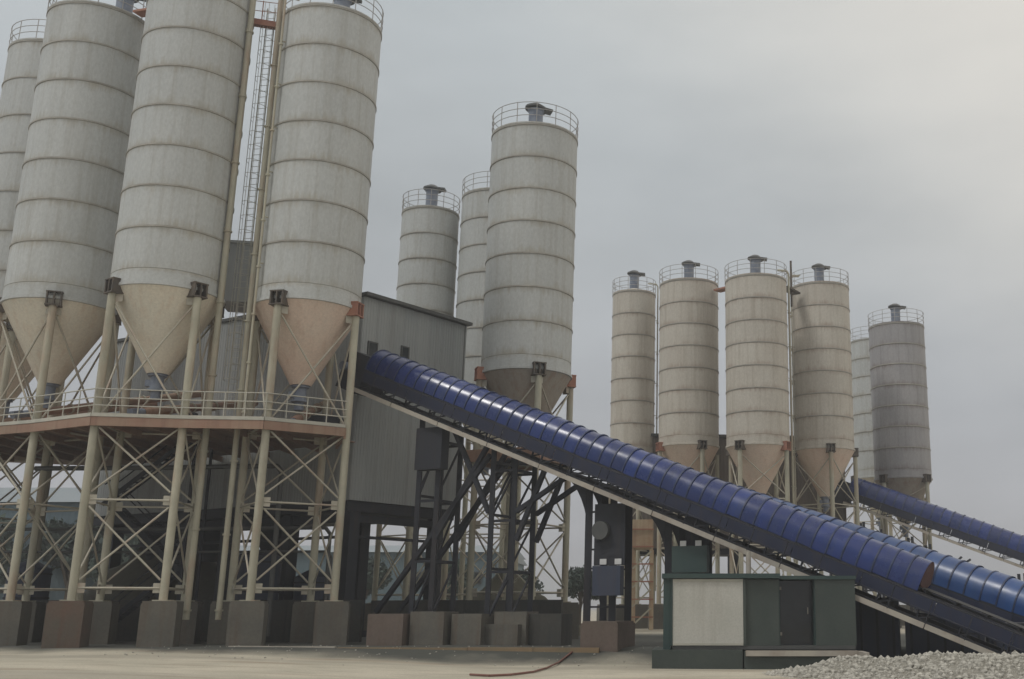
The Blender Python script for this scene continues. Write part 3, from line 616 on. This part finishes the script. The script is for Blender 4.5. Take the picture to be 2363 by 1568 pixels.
# ------------------------------------------------------------------ supports of the long conveyor
def tower(label, s, spread, hw, base_z=0.0, flare=False, diag=True, piers=True, wd=.22, mtl='steel', lean=0.0):
    c = Q1(s, 1.75, 0); top = c.z - .1
    hz = Vector((dir1.x, dir1.y, 0)).normalized()
    t = thing('conveyor_support', (c.x, c.y, 0), label, 'support', 'steel supports under the long conveyor')
    legs = []
    for i in (-1, 1):
        for j in (-1, 1):
            tp = Vector((c.x, c.y, 0)) + hz * (spread * i) + side1 * (hw * j)
            bt = tp + hz * (lean * i)
            zt_ = top - i * spread * math.tan(math.asin(-dir1.z)) - .02
            part('leg', MB().beam(Vector((bt.x, bt.y, base_z)), Vector((tp.x, tp.y, zt_)), wd, wd, (0, 1, 0)), M[mtl], t); legs.append((bt, tp, zt_))
    n = max(2, int((top - base_z) / 2.4))
    for a, b in ((0, 1), (2, 3), (0, 2), (1, 3)):
        for k in range(1, n + 1):
            f0 = k / (n + .25)
            pa = legs[a][0].lerp(legs[a][1], f0); pb = legs[b][0].lerp(legs[b][1], f0); z = base_z + (min(legs[a][2], legs[b][2]) - base_z) * f0
            part('tie', MB().beam(Vector((pa.x, pa.y, z)), Vector((pb.x, pb.y, z)), .1, .12), M[mtl], t)
            if diag and k <= n:
                f1 = (k - 1) / (n + .25) + .02
                pc = legs[a][0].lerp(legs[a][1], f1); z1 = base_z + (min(legs[a][2], legs[b][2]) - base_z) * f1
                if (k + a) % 2: part('diagonal', MB().beam(Vector((pc.x, pc.y, z1)), Vector((pb.x, pb.y, z)), .08, .08), M[mtl], t)
    return t, c, hz, legs
T1, c1, hz1, lg1 = tower('dark lattice support nearest the conveyor head, with a dark cabinet on it', 5.0, .55, .85, .9)
part('cabinet', MB().rbox((c1.x - .15, c1.y - 1.2), (hz1.x, hz1.y), .75, .3, 8.0, 10.0), M['steel'], T1)
part('base_plinth', MB().rbox((c1.x, c1.y), (hz1.x, hz1.y), 1.3, 1.4, -.1, .9), M['pier_pink'], T1)
T2, c2, hz2, lg2 = tower('dark lattice support with spreading props in front of the middle silo legs', 9.6, .6, .85, .9)
part('base_plinth', MB().rbox((c2.x, c2.y), (hz2.x, hz2.y), 1.4, 1.4, -.1, .9), M['pier'], T2)
# spreading props
def prop(parent, foot, s, o):
    tp = Q1(s, o, -.05); part('prop', MB().beam(foot, tp, .2, .2), M['steel'], parent)
for o in (.9, 2.6):
    f = Vector((c2.x, c2.y, 5.9)) + side1 * (o - 1.75); prop(T2, f + hz2 * .75, 13.2, o); prop(T2, f - hz2 * .75, 6.5, o) if o < 1 else None
    f = Vector((c2.x, c2.y, 4.6)) + side1 * (o - 1.75); prop(T2, f + hz2 * .8, 12.0, o)
    f = Vector((c1.x, c1.y, 2.6)) + side1 * (o - 1.75)
    part('prop', MB().beam(f + hz1 * -2.6 + Vector((0, 0, -1.2)), Vector((c2.x, c2.y, 0)) + side1 * (o - 1.75) + Vector((0, 0, 8.6)) - hz1 * .8, .2, .2), M['steel'], T1)
    part('prop', MB().beam(f + hz1 * .6 + Vector((0, 0, 2.2)), Q1(8.6, o, -.05), .2, .2), M['steel'], T1)

# flared support on the brown pier, with panels, cabinet and ladder
def flared(label, px, Yb, zbase, pierlab, pier=True, panel=True):
    """two heavy legs, curved gusset reaching up to the conveyor"""
    best = min((abs((Q1(s_ * .1, 1.75, 0).x / Q1(s_ * .1, 1.75, 0).y) - (px - 1600) / 2520), s_ * .1) for s_ in range(0, int(Lg1 * 10)))
    s0 = best[1]; c = Q1(s0, 1.75, 0); c.y = c.y; hz = Vector((dir1.x, dir1.y, 0)).normalized()
    t = thing('conveyor_support', (c.x, c.y, 0), label, 'support', 'steel supports under the long conveyor')
    sl = math.tan(math.asin(-dir1.z))
    def V(u, z, o=0): return Vector((c.x, c.y, 0)) + hz * u + side1 * o + Vector((0, 0, z))
    top = lambda u: c.z - .06 - u * sl
    for o in (-.75, .75):
        for u in (-.62, .62):
            part('leg', MB().beam(V(u, zbase, o), V(u, top(u), o), .30, .30, (0, 1, 0)), M['steel'], t)
        # curved gusset plates either side
        for sgn in (-1,):
            pts = []; n = 8; R_ = 1.35
            for k in range(n + 1):
                a = math.pi / 2 * k / n; uu = sgn * (.62 + R_ * (1 - math.cos(a))); pts.append((uu, top(uu) - R_ * (1 - math.sin(a)) * 1.75))
            ov = [(sgn * .62, top(sgn * .62))] + pts + [(sgn * (.62 + R_), top(sgn * (.62 + R_)))]
            vs = [V(u, z, o - .04) for u, z in ov] + [V(u, z, o + .04) for u, z in ov]; n_ = len(ov)
            part('gusset_plate', MB().add(vs, [tuple(range(n_)), tuple(range(2 * n_ - 1, n_ - 1, -1))] + [(i, (i + 1) % n_, n_ + (i + 1) % n_, n_ + i) for i in range(n_)]), M['steel'], t)
    z = zbase + .6
    while z < top(.6) - .3:
        for o in (-.75, .75): part('rung', MB().beam(V(-.5, z, o), V(.5, z, o), .08, .08), M['steel'], t)
        z += .82
    if panel:
        part('panel', MB().beam(V(-.2, (top(1.4) + 3.4) / 2, -.95), V(1.3, (top(1.4) + 3.4) / 2, -.95), .08, top(1.4) - 3.4), M['steel'], t)
        pb = part('switch_cabinet', MB().beam(V(-.08, 2.75, -1.15), V(1.28, 2.75, -1.15), .35, 1.25), M['blue_bin'], t)
        for u in (.12, .85): part('label_plate', MB().beam(V(u, 3.56, -1.02), V(u + .32, 3.56, -1.02), .03, .24), M['white'], t)
        part('cable_drum', MB().tube(V(.2, 4.9, -1.0), V(.2, 4.9, -1.25), .4, 20), M['trim'], t)
    return t, V, c
T3, V3, c3 = flared('dark support with curved flare, standing on a brown concrete block', 1405, 0, 1.05, '')
part('concrete_block', MB().rbox((c3.x + .12, c3.y - .9), (math.cos(rad(-14)), math.sin(rad(-14))), .82, 1.25, -.75, .98).rbox((c3.x + .12, c3.y - .9), (math.cos(rad(-14)), math.sin(rad(-14))), .76, 1.2, .98, 1.06), M['pier_pink'], T3)
T4, V4, c4 = flared('dark green support rising behind the roof of the pale cabin', 1590, 0, 0, '', panel=False)
part('switch_cabinet', MB().beam(V4(-.3, 3.6, -.95), V4(1.3, 3.6, -.95), .3, 1.1), M['cabin_dark'], T4)
part('leg_panel', MB().beam(V4(.1, 4.6, -.6), V4(1.2, 4.6, -.6), .08, 1.6), M['steel'], T4)
for u in (.1, .8): part('label_plate', MB().beam(V4(u, 4.25, -1.12), V4(u + .28, 4.25, -1.12), .03, .22), M['white'], T4)
part('concrete_block', MB().rbox((c4.x, c4.y), (1, -.3), .9, 1.1, -.7, 0), M['pier'], T4)

# supports of the far conveyor
def far_support(label, x_, Y_, zt_, props=()):
    c = Vector(((x_ - 1600) / 2540 * Y_, Y_, 0)); t = thing('conveyor_support', tuple(c), label, 'support', 'steel supports under the far conveyor')
    for i in (-1, 1):
        for j in (-1, 1): part('leg', MB().beam(c + Vector((i * .7, j * .8, 0)), c + Vector((i * .7, j * .8, zt_ - i * .3)), .2, .2, (0, 1, 0)), M['steel'], t)
    for k in range(1, int(zt_ / 1.5)):
        z = k * 1.5
        for j in (-1, 1):
            part('tie', MB().beam(c + Vector((-.7, j * .8, z)), c + Vector((.7, j * .8, z)), .1, .12), M['steel'], t)
            part('diagonal', MB().beam(c + Vector((-.7 * (1 if k % 2 else -1), j * .8, z - 1.4)), c + Vector((.7 * (1 if k % 2 else -1), j * .8, z - .1)), .08, .08), M['steel'], t)
    for du, dz in props:
        part('prop', MB().beam(c + Vector((.7, -.8, zt_ - 3.5)), c + Vector((du, -.8, zt_ + dz)), .16, .16), M['steel'], t)
far_support('dark lattice support under the upper end of the far conveyor', 2010, 91.2, 8.2, ((3.0, -1.2),))
far_support('dark lattice support under the middle of the far conveyor', 2120, 89.6, 6.9, ((3.2, -1.3), (3.9, -1.5)))
far_support('dark support of the far conveyor at the right picture edge', 2372, 86.0, 3.9)
# ------------------------------------------------------------------ control cabin
cab = thing('control_cabin', (.5, 43.6, .1), 'control cabin with pale front panel and dark green roof under the conveyor', 'cabin')
Yc = 42.6
xa, xb, xc_, xd, xe = [(x_ - 1600) / 2604 * Yc for x_ in (1552, 1716, 1800, 1885, 1975)]
z0c, z1c = EYE - 84 / 2604 * Yc, EYE + 66 / 2580 * Yc
part('front_panel', MB().box(xa, xb, Yc, Yc + .06, z0c, z1c), M['cabin_front'], cab)
part('side_wall', MB().box(xa - .06, xa - .004, Yc - .03, Yc + 2.2, z0c, z1c), M['cabin_dark'], cab)
part('corner_post', MB().box(xa - .36, xa - .065, Yc + .1, Yc + 2.2, z0c - .3, z1c + .02), M['cabin_dark'], cab)
part('corner_post', MB().box(xb + .004, xb + .10, Yc - .02, Yc + .08, z0c, z1c), M['cabin_green'], cab)
part('side_panel', MB().box(xb + .104, xc_, Yc + .12, Yc + .18, z0c, z1c - .02), M['cabin_green'], cab)
part('door', MB().box(xc_ + .02, xd - .02, Yc + .9, Yc + .96, z0c, z1c - .05), M['glass'], cab)
part('door_frame', MB().box(xc_ - .02, xc_ + .04, Yc + .19, Yc + .9, z0c, z1c - .02).box(xd - .04, xd + .02, Yc + .19, Yc + .9, z0c, z1c - .02), M['cabin_dark'], cab)
part('rear_panel', MB().box(xd, xe, Yc + .12, Yc + .18, z0c, z1c - .02), M['cabin_green'], cab)
part('back_wall', MB().box(xa, xe, Yc + 2.14, Yc + 2.2, z0c, z1c - .02), M['cabin_dark'], cab)
part('end_wall', MB().box(xe, xe + .06, Yc + .12, Yc + 2.2, z0c, z1c - .02), M['cabin_green'], cab)
part('roof', MB().box(xa - .42, xc_ + .05, Yc - .12, Yc + 2.35, z1c + .022, z1c + .2).box(xc_ + .055, xe + .1, Yc + .05, Yc + 2.35, z1c - .015, z1c + .12), M['cabin_dark'], cab)
part('door_handle', MB().beam((xd - .22, Yc + .86, z0c + 1.15), (xd - .22, Yc + .86, z0c + 1.4), .04, .05), M['stringer'], cab)
for z_ in (z0c + .35, z1c - .4): part('door_hinge', MB().box(xc_ + .04, xc_ + .16, Yc + .86, Yc + .9, z_, z_ + .12), M['stringer'], cab)
part('panel_trim', MB().box(xa + .01, xb - .01, Yc - .03, Yc - .004, z1c - .1, z1c - .01), M['rail'], cab)
part('panel_trim', MB().box(xa + .01, xb - .01, Yc - .03, Yc - .004, z0c + .01, z0c + .09), M['rail'], cab)
part('base_frame', MB().box(xa, xe, Yc + .02, Yc + 2.2, z0c - .14, z0c - .004), M['trim'], cab)
pl = part('cabin_plinth', MB().box(-1.55, 1.85, Yc - .35, Yc + 3, -1.6, z0c - .145).box(1.9, 6.1, Yc - .45, Yc + 3, -1.6, z0c - .2), M['cabin_green'])
tag(pl, 'low grey green concrete plinth carrying the pale cabin', 'plinth')
kb = part('kerb', MB().box(1.95, 6.12, Yc - .6, Yc - .46, z0c - .36, z0c - .16).box(6.13, 6.3, Yc - 2.2, Yc - .5, z0c - .9, z0c - .17), M['stringer'])
tag(kb, 'pale concrete kerb edging the plinth beside the gravel', 'kerb')
t = thing('cable_post', (2.9, 44.9, 0), 'grey post between the cabin roof and the conveyor', 'post')
part('shaft', MB().tube((2.2, 44.2, z1c + .22), (2.2, 44.2, z1c + 1.1), .1, 10), M['stringer'], t)
t['label'] = 'short grey vent pipe standing on the cabin roof'; t['category'] = 'vent pipe'; t.name = 'vent_pipe'; t.location = (2.2, 44.2, z1c + .2)
for ch in t.children: ch.location = Vector((2.9, 44.9, 0)) - Vector((2.2, 44.2, z1c + .2)); 

# ------------------------------------------------------------------ dark blue bins under the conveyor tail
for i, (x_, y_, w_, h_, lb) in enumerate(((7.0, 46.4, 1.5, 1.9, 'dark blue bin beside the green cabin panel'), (10.3, 46.2, 1.55, 1.3, 'middle dark blue bin behind the conveyor tail'), (13.6, 46.0, 1.55, .9, 'dark blue bin at the right picture edge behind the conveyor tail'))):
    t = thing('aggregate_bin', (x_, y_, 0), lb, 'bin', 'dark blue bins behind the conveyor tail')
    part('wall', MB().rbox((x_, y_), (1, -.2), w_, 1.2, -.6, h_), M['blue_bin'], t)
    part('rim', MB().rbox((x_, y_), (1, -.2), w_ + .06, 1.26, h_ + .002, h_ + .12), M['steel'], t)
    for k in range(5):
        u = (-.85 + k * .425) * w_; a = Vector((1, -.2)).normalized(); b = Vector((-a.y, a.x)); q_ = Vector((x_, y_)) + a * u - b * 1.25
        part('stiffener', MB().rbox((q_.x, q_.y), (1, -.2), .05, .05, -.6, h_ - .05), M['steel'], t)

# ------------------------------------------------------------------ walls, plinths and heaps under the plants
def wall(name, label, a, b, z0, z1, th, m, cat='wall', seg=2.4):
    a = Vector((*a, 0)); b = Vector((*b, 0)); Lg = (b - a).length; n = max(1, round(Lg / seg)); d = (b - a) / n
    t = thing(name, tuple(a), label, cat)
    for i in range(n):
        p_ = a + d * i; q_ = a + d * (i + 1); g_ = d.normalized() * .012; zz = z1 + random.uniform(-.03, .03)
        part('wall_section', MB().beam(p_ + g_ + Vector((0, 0, (z0 + zz) / 2)), q_ - g_ + Vector((0, 0, (z0 + zz) / 2)), th, zz - z0), m, t)
    return t
wall('retaining_wall', 'shade-dark, stained retaining wall behind the footings of the near silos', (-46, 57.5), (-16.2, 54.8), -.1, 2.0, .35, M['darkwall'])
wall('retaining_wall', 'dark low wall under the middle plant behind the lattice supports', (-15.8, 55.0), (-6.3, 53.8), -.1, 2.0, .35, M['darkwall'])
wall('kerb', 'ochre stained kerb along the yard edge in front of the middle plant', (-15.0, 47.6), (-3.9, 46.9), -.3, .02, .22, M['yellow'], 'kerb', 3)
wall('kerb', 'short grey kerb in front of the footings of the rusty coned silo', (-19.8, 48.1), (-15.1, 47.65), -.3, .03, .2, M['stringer'], 'kerb', 2)
for i, (px, w_, mm, lb) in enumerate(((905, .85, 'pier_pink', 'brown concrete footing block left of the lattice supports'), (1000, .8, 'pier', 'grey footing block between the two lattice supports'), (1090, .7, 'pier', 'dark footing block just left of the middle silo legs'),
                                   (1190, .75, 'pier', 'footing block below the middle silo'), (1270, .75, 'darkwall', 'dark footing block at the right end under the middle silo'))):
    q_ = P(px, 1480, 50.6)
    o = part('footing_block', MB().rbox((q_.x, 50.6), (1, -.2), w_, .8, -.1, 1.35 + .1 * (i % 2)), M[mm]); tag(o, lb, 'footing')
def heap(name, label, cx_, cy_, rx, ry, h, m, n=26, seed=3):
    rr = random.Random(seed); mb = MB(); rings = 9; vs = [(cx_, cy_, h)]
    for i in range(1, rings + 1):
        f_ = i / rings
        for k in range(n):
            a = 2 * math.pi * k / n; w_ = 1 + .1 * math.sin(3 * a + seed) + rr.uniform(-.04, .04)
            z = h * (1 - f_) ** 1.05 * (1 + rr.uniform(-.07, .07)); vs.append((cx_ + rx * f_ * w_ * math.cos(a), cy_ + ry * f_ * w_ * math.sin(a), z - (.4 if i == rings else 0)))
    fs = [(0, 1 + k, 1 + (k + 1) % n) for k in range(n)]
    for i in range(rings - 1):
        b0 = 1 + i * n; b1 = b0 + n
        fs += [(b0 + k, b1 + k, b1 + (k + 1) % n, b0 + (k + 1) % n) for k in range(n)]
    mb.add(vs, fs, True); o = part(name, mb, m); tag(o, label, 'heap', kind='stuff'); return o
heap('soil_heap', 'dark olive heap of soil under the near silos', -31.5, 67, 7.5, 5, 6.6, M['soil'])
heap('soil_heap', 'dark heap of aggregate behind the legs of the middle silo', -11.5, 68, 5, 4, 4.0, M['soil'], seed=8)

# stair, tanks and machinery in the shade below the near plant
st = thing('steel_stair', (-28.8, 54.6, 0), 'dark steel stair climbing to the platform behind the nearest silo legs', 'stair')
for fl, (x0, x1, z0, z1) in enumerate(((-29.4, -25.6, .1, 3.3), (-25.6, -29.4, 3.3, 6.6), (-29.4, -25.6, 6.6, 9.8))):
    y_ = 54.4 + (fl % 2) * 1.1
    for dy in (0, .8):
        part('stringer', MB().beam((x0, y_ + dy, z0), (x1, y_ + dy, z1), .06, .22), M['steel'], st)
        part('hand_rail', MB().tube((x0, y_ + dy, z0 + 1), (x1, y_ + dy, z1 + 1), .03, 6), M['steel'], st)
    for i in range(1, 14):
        f_ = i / 14; part('tread', MB().box(x0 + (x1 - x0) * f_ - .14, x0 + (x1 - x0) * f_ + .14, y_ + .04, y_ + .76, z0 + (z1 - z0) * f_ - .02, z0 + (z1 - z0) * f_ + .02), M['steel'], st)
for x_ in (-29.9, -25.1):
    for y_ in (54.4, 56.3): part('post', MB().beam((x_, y_, 0), (x_, y_, 9.8), .12, .12, (0, 1, 0)), M['steel'], st)
for i, (x_, y_, r_, h_, lb) in enumerate(((-22.6, 57.5, 1.15, 4.2, 'dark blue upright tank behind the filling pipes of the nearest silos'), (-34.2, 57.2, 1.0, 3.6, 'dark upright tank behind the second silo from the left'), (-20.3, 59.2, .9, 3.2, 'smaller dark tank under the mixing building floor'))):
    t = thing('additive_tank', (x_, y_, 0), lb, 'tank')
    part('shell', MB().lathe([(r_, .4), (r_, h_), (r_ * .3, h_ + .35), (0, h_ + .36)], (x_, y_, 0), 32), M['blue_bin'], t)
    for k in range(3): part('hoop', MB().lathe([(r_, -.04), (r_ + .04, -.04), (r_ + .04, .04), (r_, .04)], (x_, y_, .9 + k * (h_ - 1.2) / 2), 32), M['steel'], t)
    part('base', MB().lathe([(r_ + .1, 0), (r_ + .1, .4), (0, .4)], (x_, y_, 0), 32), M['darkwall'], t)
for i, (a_, b_, z_, r_, lb) in enumerate((((-37, 56), (-18.4, 55.0), 5.5, .09, 'long grey water pipe below the platform behind the silo legs'), ((-37, 56.6), (-18.6, 56.1), 4.4, .06, 'thin lower pipe behind the silo legs'), ((-33, 54.4), (-20.5, 53.4), 8.4, .12, 'thick pipe hung just under the platform'))):
    o = part('service_pipe', MB().poly([(a_[0], a_[1], z_), ((a_[0] + b_[0]) / 2, (a_[1] + b_[1]) / 2, z_ - .03), (b_[0], b_[1], z_), (b_[0] + .25, b_[1], z_ - .3), (b_[0] + .25, b_[1], .3)], r_, 10), M['trim']); tag(o, lb, 'pipe')

# gravel mound, lower right
def mound_z(x, y):
    k = math.exp(-(((x - 9.6) / 4.8) ** 2 + ((y - 38.4) / 3.2) ** 2)); k2 = math.exp(-(((x - 5.2) / 1.8) ** 2 + ((y - 39.0) / 1.6) ** 2))
    return -.75 + .80 * k + .28 * k2 + .06 * math.sin(x * 2.1) * math.cos(y * 1.7)
mb = MB(); vs = []; nn = 60; mmy = 30
for j in range(mmy + 1):
    for i in range(nn + 1):
        x = 2.2 + 15 * i / nn; y = 32.5 + 10.5 * j / mmy; vs.append((x, y, mound_z(x, y)))
mb.add(vs, [(j * (nn + 1) + i, j * (nn + 1) + i + 1, (j + 1) * (nn + 1) + i + 1, (j + 1) * (nn + 1) + i) for j in range(mmy) for i in range(nn)], True)
tag(part('gravel_mound', mb, M['gravel_bed']), 'mound of pale gravel burying the lower end of the conveyor', 'gravel', kind='stuff')
mb = MB()
ico = [(0, 0, 1), (.894, 0, .447), (.276, .851, .447), (-.724, .526, .447), (-.724, -.526, .447), (.276, -.851, .447), (.724, .526, -.447), (-.276, .851, -.447), (-.894, 0, -.447), (-.276, -.851, -.447), (.724, -.526, -.447), (0, 0, -1)]
icf = [(0, 1, 2), (0, 2, 3), (0, 3, 4), (0, 4, 5), (0, 5, 1), (1, 6, 2), (2, 7, 3), (3, 8, 4), (4, 9, 5), (5, 10, 1), (6, 7, 2), (7, 8, 3), (8, 9, 4), (9, 10, 5), (10, 6, 1), (6, 11, 7), (7, 11, 8), (8, 11, 9), (9, 11, 10), (10, 11, 6)]
for i in range(9000):
    x = random.uniform(2.4, 16.8); y = random.uniform(33, 42.6); z = mound_z(x, y)
    if z < ground_z(x, y) - .05 or (x < 6.3 and y > 41.2): continue
    s_ = random.choice((.02, .03, .03, .045, .06, .09, .13)) * random.uniform(.8, 1.2); q_ = [random.uniform(.6, 1.2) for _ in range(3)]
    mb.add([(x + a * s_ * q_[0] * random.uniform(.85, 1.1), y + b * s_ * q_[1] * random.uniform(.85, 1.1), z + c * s_ * q_[2]) for a, b, c in ico], icf)
for i in range(260):
    x = random.uniform(-24, 8); y = random.gauss(46.5, 2.2)
    if y > 49.5 or y < 38: continue
    s_ = random.choice((.02, .03, .03, .05)); z = ground_z(x, y) + s_ * .4
    mb.add([(x + a * s_, y + b * s_ * .8, z + c * s_ * .6) for a, b, c in ico], icf)
tag(part('loose_gravel', mb, M['gravel']), 'loose pale stones scattered over the gravel mound', 'gravel', kind='stuff')

# hose lying on the yard
pts = [P(x_, y_, 1) for x_, y_ in ((1085, 1549), (1130, 1551), (1180, 1549), (1230, 1543), (1262, 1533), (1290, 1524), (1320, 1520))]
hp = []
for q_ in pts:
    k = (EYE + .42) / (EYE - q_.z); hp.append((q_.x * k, k, 0))
hp = [(x, y, ground_z(x, y) + .05) for x, y, z in hp]
tag(part('hose', MB().poly(hp, .038, 8), M['hose']), 'dark red hose lying on the pale yard left of the brown block', 'hose')

# ------------------------------------------------------------------ middle plant platform and far plant buildings
mp_ = thing('service_platform', (-9.4, 59.5, 0), 'rust coloured platform round the legs of the middle silo', 'platform')
ring = [av(q_) for q_ in L5]
c5 = Vector((-9.37, 59.49, 0)); rg = [c5 + (q_ - c5) * 1.22 for q_ in ring]
ext = [rg[3] + Vector((-4.5, 3, 0))]
for a_, b_ in zip(rg, rg[1:] + rg[:1]):
    part('edge_beam', MB().beam(a_ + Vector((0, 0, 9.5)), b_ + Vector((0, 0, 9.5)), .12, .6), M['oxide'], mp_)
    for z_ in (10.3, 10.8): part('hand_rail', MB().tube(a_ + Vector((0, 0, z_)), b_ + Vector((0, 0, z_)), .03, 6), M['rail'], mp_)
    for i in range(4): q_ = a_.lerp(b_, i / 4); part('rail_post', MB().tube(q_ + Vector((0, 0, 9.8)), q_ + Vector((0, 0, 10.82)), .03, 6), M['rail'], mp_)
part('deck', MB().prism([(q_.x, q_.y) for q_ in rg], 9.81, 9.86), M['oxide'], mp_)

def simple_block(label, c, ax, hx, hy, z0, z1, m, cols=True):
    t = thing('mixing_building', (c[0], c[1], 0), label, 'building')
    a = Vector((*ax, 0)).normalized(); b = Vector((-a.y, a.x, 0)); C0 = Vector((*c, 0))
    pt = [C0 - a * hx - b * hy, C0 + a * hx - b * hy, C0 + a * hx + b * hy, C0 - a * hx + b * hy]
    for p_, q_ in zip(pt, pt[1:] + pt[:1]): clad_wall(p_, q_, z0, z1, t, m, 1.6)
    part('roof', MB().rbox(c, ax, hx + .3, hy + .3, z1 + .01, z1 + .25), M['trim'], t)
    part('floor_slab', MB().rbox(c, ax, hx - .25, hy - .25, z0 - .5, z0 - .01), M['steel'], t)
    for i in (-1, 0, 1):
        for j in (-1, 1):
            q_ = C0 + a * (i * (hx - .4)) + b * (j * (hy - .4)); part('column', MB().rbox((q_.x, q_.y), ax, .28, .28, 0, z0 - .5), M['steel'], t)
    return t
M['clad_brown'] = mat('cladding_brown', (.12, .10, .085), (.16, .13, .11), .35, .7, streak=(.07, .06, .05), streak_amt=.5)
simple_block('brown grey mixing building glimpsed in the gap of the far silo row', (3.5, 95.5), (1, .1), 9.5, 2.2, 6.5, 15.9, M['clad_brown'])
t = thing('site_hut', (-6.0, 99, 0), 'tan weathered hut seen between the brown block support and the cabin', 'hut')
part('top_board', MB().box(-4.68, -3.12, 84.05, 85.95, 6.0, 8.2), M['tan'], t)
for x_ in (-4.6, -3.2):
    for y_ in (84.1, 85.9): part('leg', MB().box(x_ - .13, x_ + .13, y_ - .13, y_ + .13, 0, 5.98), M['tan'], t)
for z_ in (.3, 1.7, 3.1, 4.5): part('brace', MB().beam((-4.6, 83.95, z_), (-3.2, 83.95, z_ + 1.3), .1, .12), M['leg'], t)
t.location = (0, 0, 0); BASE[t.name] = Vector((0, 0, 0))
for ch in t.children: ch.location = (-6.0, 99, 0)
t.name = 'pipe_tower'
t['label'] = 'tan weathered lattice tower with boarded top seen between the brown block support and the cabin'; t['category'] = 'tower'
mb = MB()
for i in range(6): mb.box(-4.78, -3.02, 83.9, 83.99, .9 + i * 1.3, 1.0 + i * 1.3)
o = part('cross_strap', mb, M['bracket_red'], t)

# ------------------------------------------------------------------ background sheds and trees
def shed(label, x0, x1, y0, y1, h, rh, m, ridge='x'):
    t = thing('warehouse', ((x0 + x1) / 2, (y0 + y1) / 2, 0), label, 'warehouse', 'teal sheds in the background')
    clad_wall(Vector((x0, y0, 0)), Vector((x1, y0, 0)), 0, h, t, m, 3.0); clad_wall(Vector((x1, y0, 0)), Vector((x1, y1, 0)), 0, h, t, m, 3.5)
    clad_wall(Vector((x0, y1, 0)), Vector((x0, y0, 0)), 0, h, t, m, 3.5)
    ym = (y0 + y1) / 2
    mb = MB(); mb.add([(x0 - .4, y0 - .4, h), (x1 + .4, y0 - .4, h), (x1 + .4, y1 + .4, h), (x0 - .4, y1 + .4, h), (x0 - .4, ym, h + rh), (x1 + .4, ym, h + rh)], [(0, 1, 5, 4), (2, 3, 4, 5), (1, 2, 5), (3, 0, 4), (3, 2, 1, 0)])
    part('roof', mb, M['teal_roof'], t)
    n_ = int((x1 - x0) / 5)
    for i in range(n_):
        x = x0 + (i + .5) * (x1 - x0) / n_; f_ = part('window', MB().box(x - 1.1, x + 1.1, y0 - .12, y0 - .05, h * .55, h * .55 + 1.3), M['trim'], t)
        part('pane', MB().box(x - 1.0, x + 1.0, y0 - .16, y0 - .125, h * .55 + .1, h * .55 + 1.2), M['glass'], f_)
shed('long low teal shed seen under the grey mixing building', -52, -21, 118, 136, 7.4, 1.2, M['teal'])
shed('teal shed at the left picture edge behind the silo legs', -76, -50, 100, 116, 11.0, 2.2, M['teal'])
shed('small teal shed seen between the lattice supports of the conveyor', -29, -20.5, 122, 134, 6.6, 1.0, M['teal'])

def tree(name, label, x, y, h, r, group, nleaf=2600, seed=1):
    rr = random.Random(seed); t = thing(name, (x, y, 0), label, 'tree', group)
    tk = MB(); tk.tube((x, y, 0), (x + .1, y, h * .45), h * .035, 10, h * .022)
    cl = []
    for k in range(15):
        a = rr.uniform(0, 6.28); el = rr.uniform(-.35, 1.2); R_ = r * rr.uniform(.35, .72)
        c = Vector((x + R_ * math.cos(a) * math.cos(el), y + R_ * math.sin(a) * math.cos(el), h - r * .95 + R_ * math.sin(el))); cl.append((c, r * rr.uniform(.3, .5)))
        tk.tube((x + .1, y, h * rr.uniform(.25, .45)), c, h * .012, 6, h * .004)
    part('trunk', tk, M['bark'], t)
    mb = MB()
    for _ in range(nleaf):
        c, cr = rr.choice(cl); v = Vector((rr.gauss(0, 1), rr.gauss(0, 1), rr.gauss(0, 1))).normalized() * (cr * rr.uniform(.55, 1.05)); q_ = c + v
        if q_.z < .3: continue
        u = Vector((rr.gauss(0, 1), rr.gauss(0, 1), rr.gauss(0, 1))).normalized(); w_ = u.cross(Vector((rr.gauss(0, 1), rr.gauss(0, 1), .3))).normalized(); s_ = r * rr.uniform(.05, .11)
        mb.add([q_ - u * s_, q_ + w_ * s_ * .6, q_ + u * s_, q_ - w_ * s_ * .6], [(0, 1, 2, 3)])
    part('crown', mb, M['leaf'], t)
tree('round_tree', 'dark round tree standing beside the flared support', -10.2, 100, 5.2, 1.85, 'trees behind the plant', 4200, 2)
tree('round_tree', 'dark tree half hidden behind the flared support', -8.4, 102, 4.6, 1.6, 'trees behind the plant', 3000, 5)
k = 0
for x_, y_, h_, lb in ((-62, 96, 9, 'bushy dark tree at the left picture edge below the platform'), (-55, 98, 10.5, 'taller dark tree beside the left teal shed'), (-48.5, 95, 8, 'dark tree behind the left silo legs, beside the soil heap'),
                       (-31, 104, 6.5, 'low dark tree seen under the discharge hoppers'), (-23, 106, 6, 'small dark tree behind the near plant column'), (-17, 108, 5.5, 'small dark tree between the lattice supports')):
    k += 1; tree('broad_tree', lb, x_, y_, h_, h_ * .42, 'trees behind the plant', 3000, 10 + k)

# ------------------------------------------------------------------ haze
hm_ = bpy.data.materials.new('haze'); hm_.use_nodes = True; t_ = hm_.node_tree
for n in list(t_.nodes):
    if n.type != 'OUTPUT_MATERIAL': t_.nodes.remove(n)
pv = t_.nodes.new('ShaderNodeVolumePrincipled'); pv.inputs['Density'].default_value = 0.0011; pv.inputs['Color'].default_value = (.93, .94, .96, 1); pv.inputs['Anisotropy'].default_value = .2
t_.links.new(pv.outputs[0], [n for n in t_.nodes if n.type == 'OUTPUT_MATERIAL'][0].inputs['Volume'])
hz_ = part('haze', MB().box(-910, 910, -70, 2210, -3.0, 40.5), hm_); tag(hz_, kind='stuff')
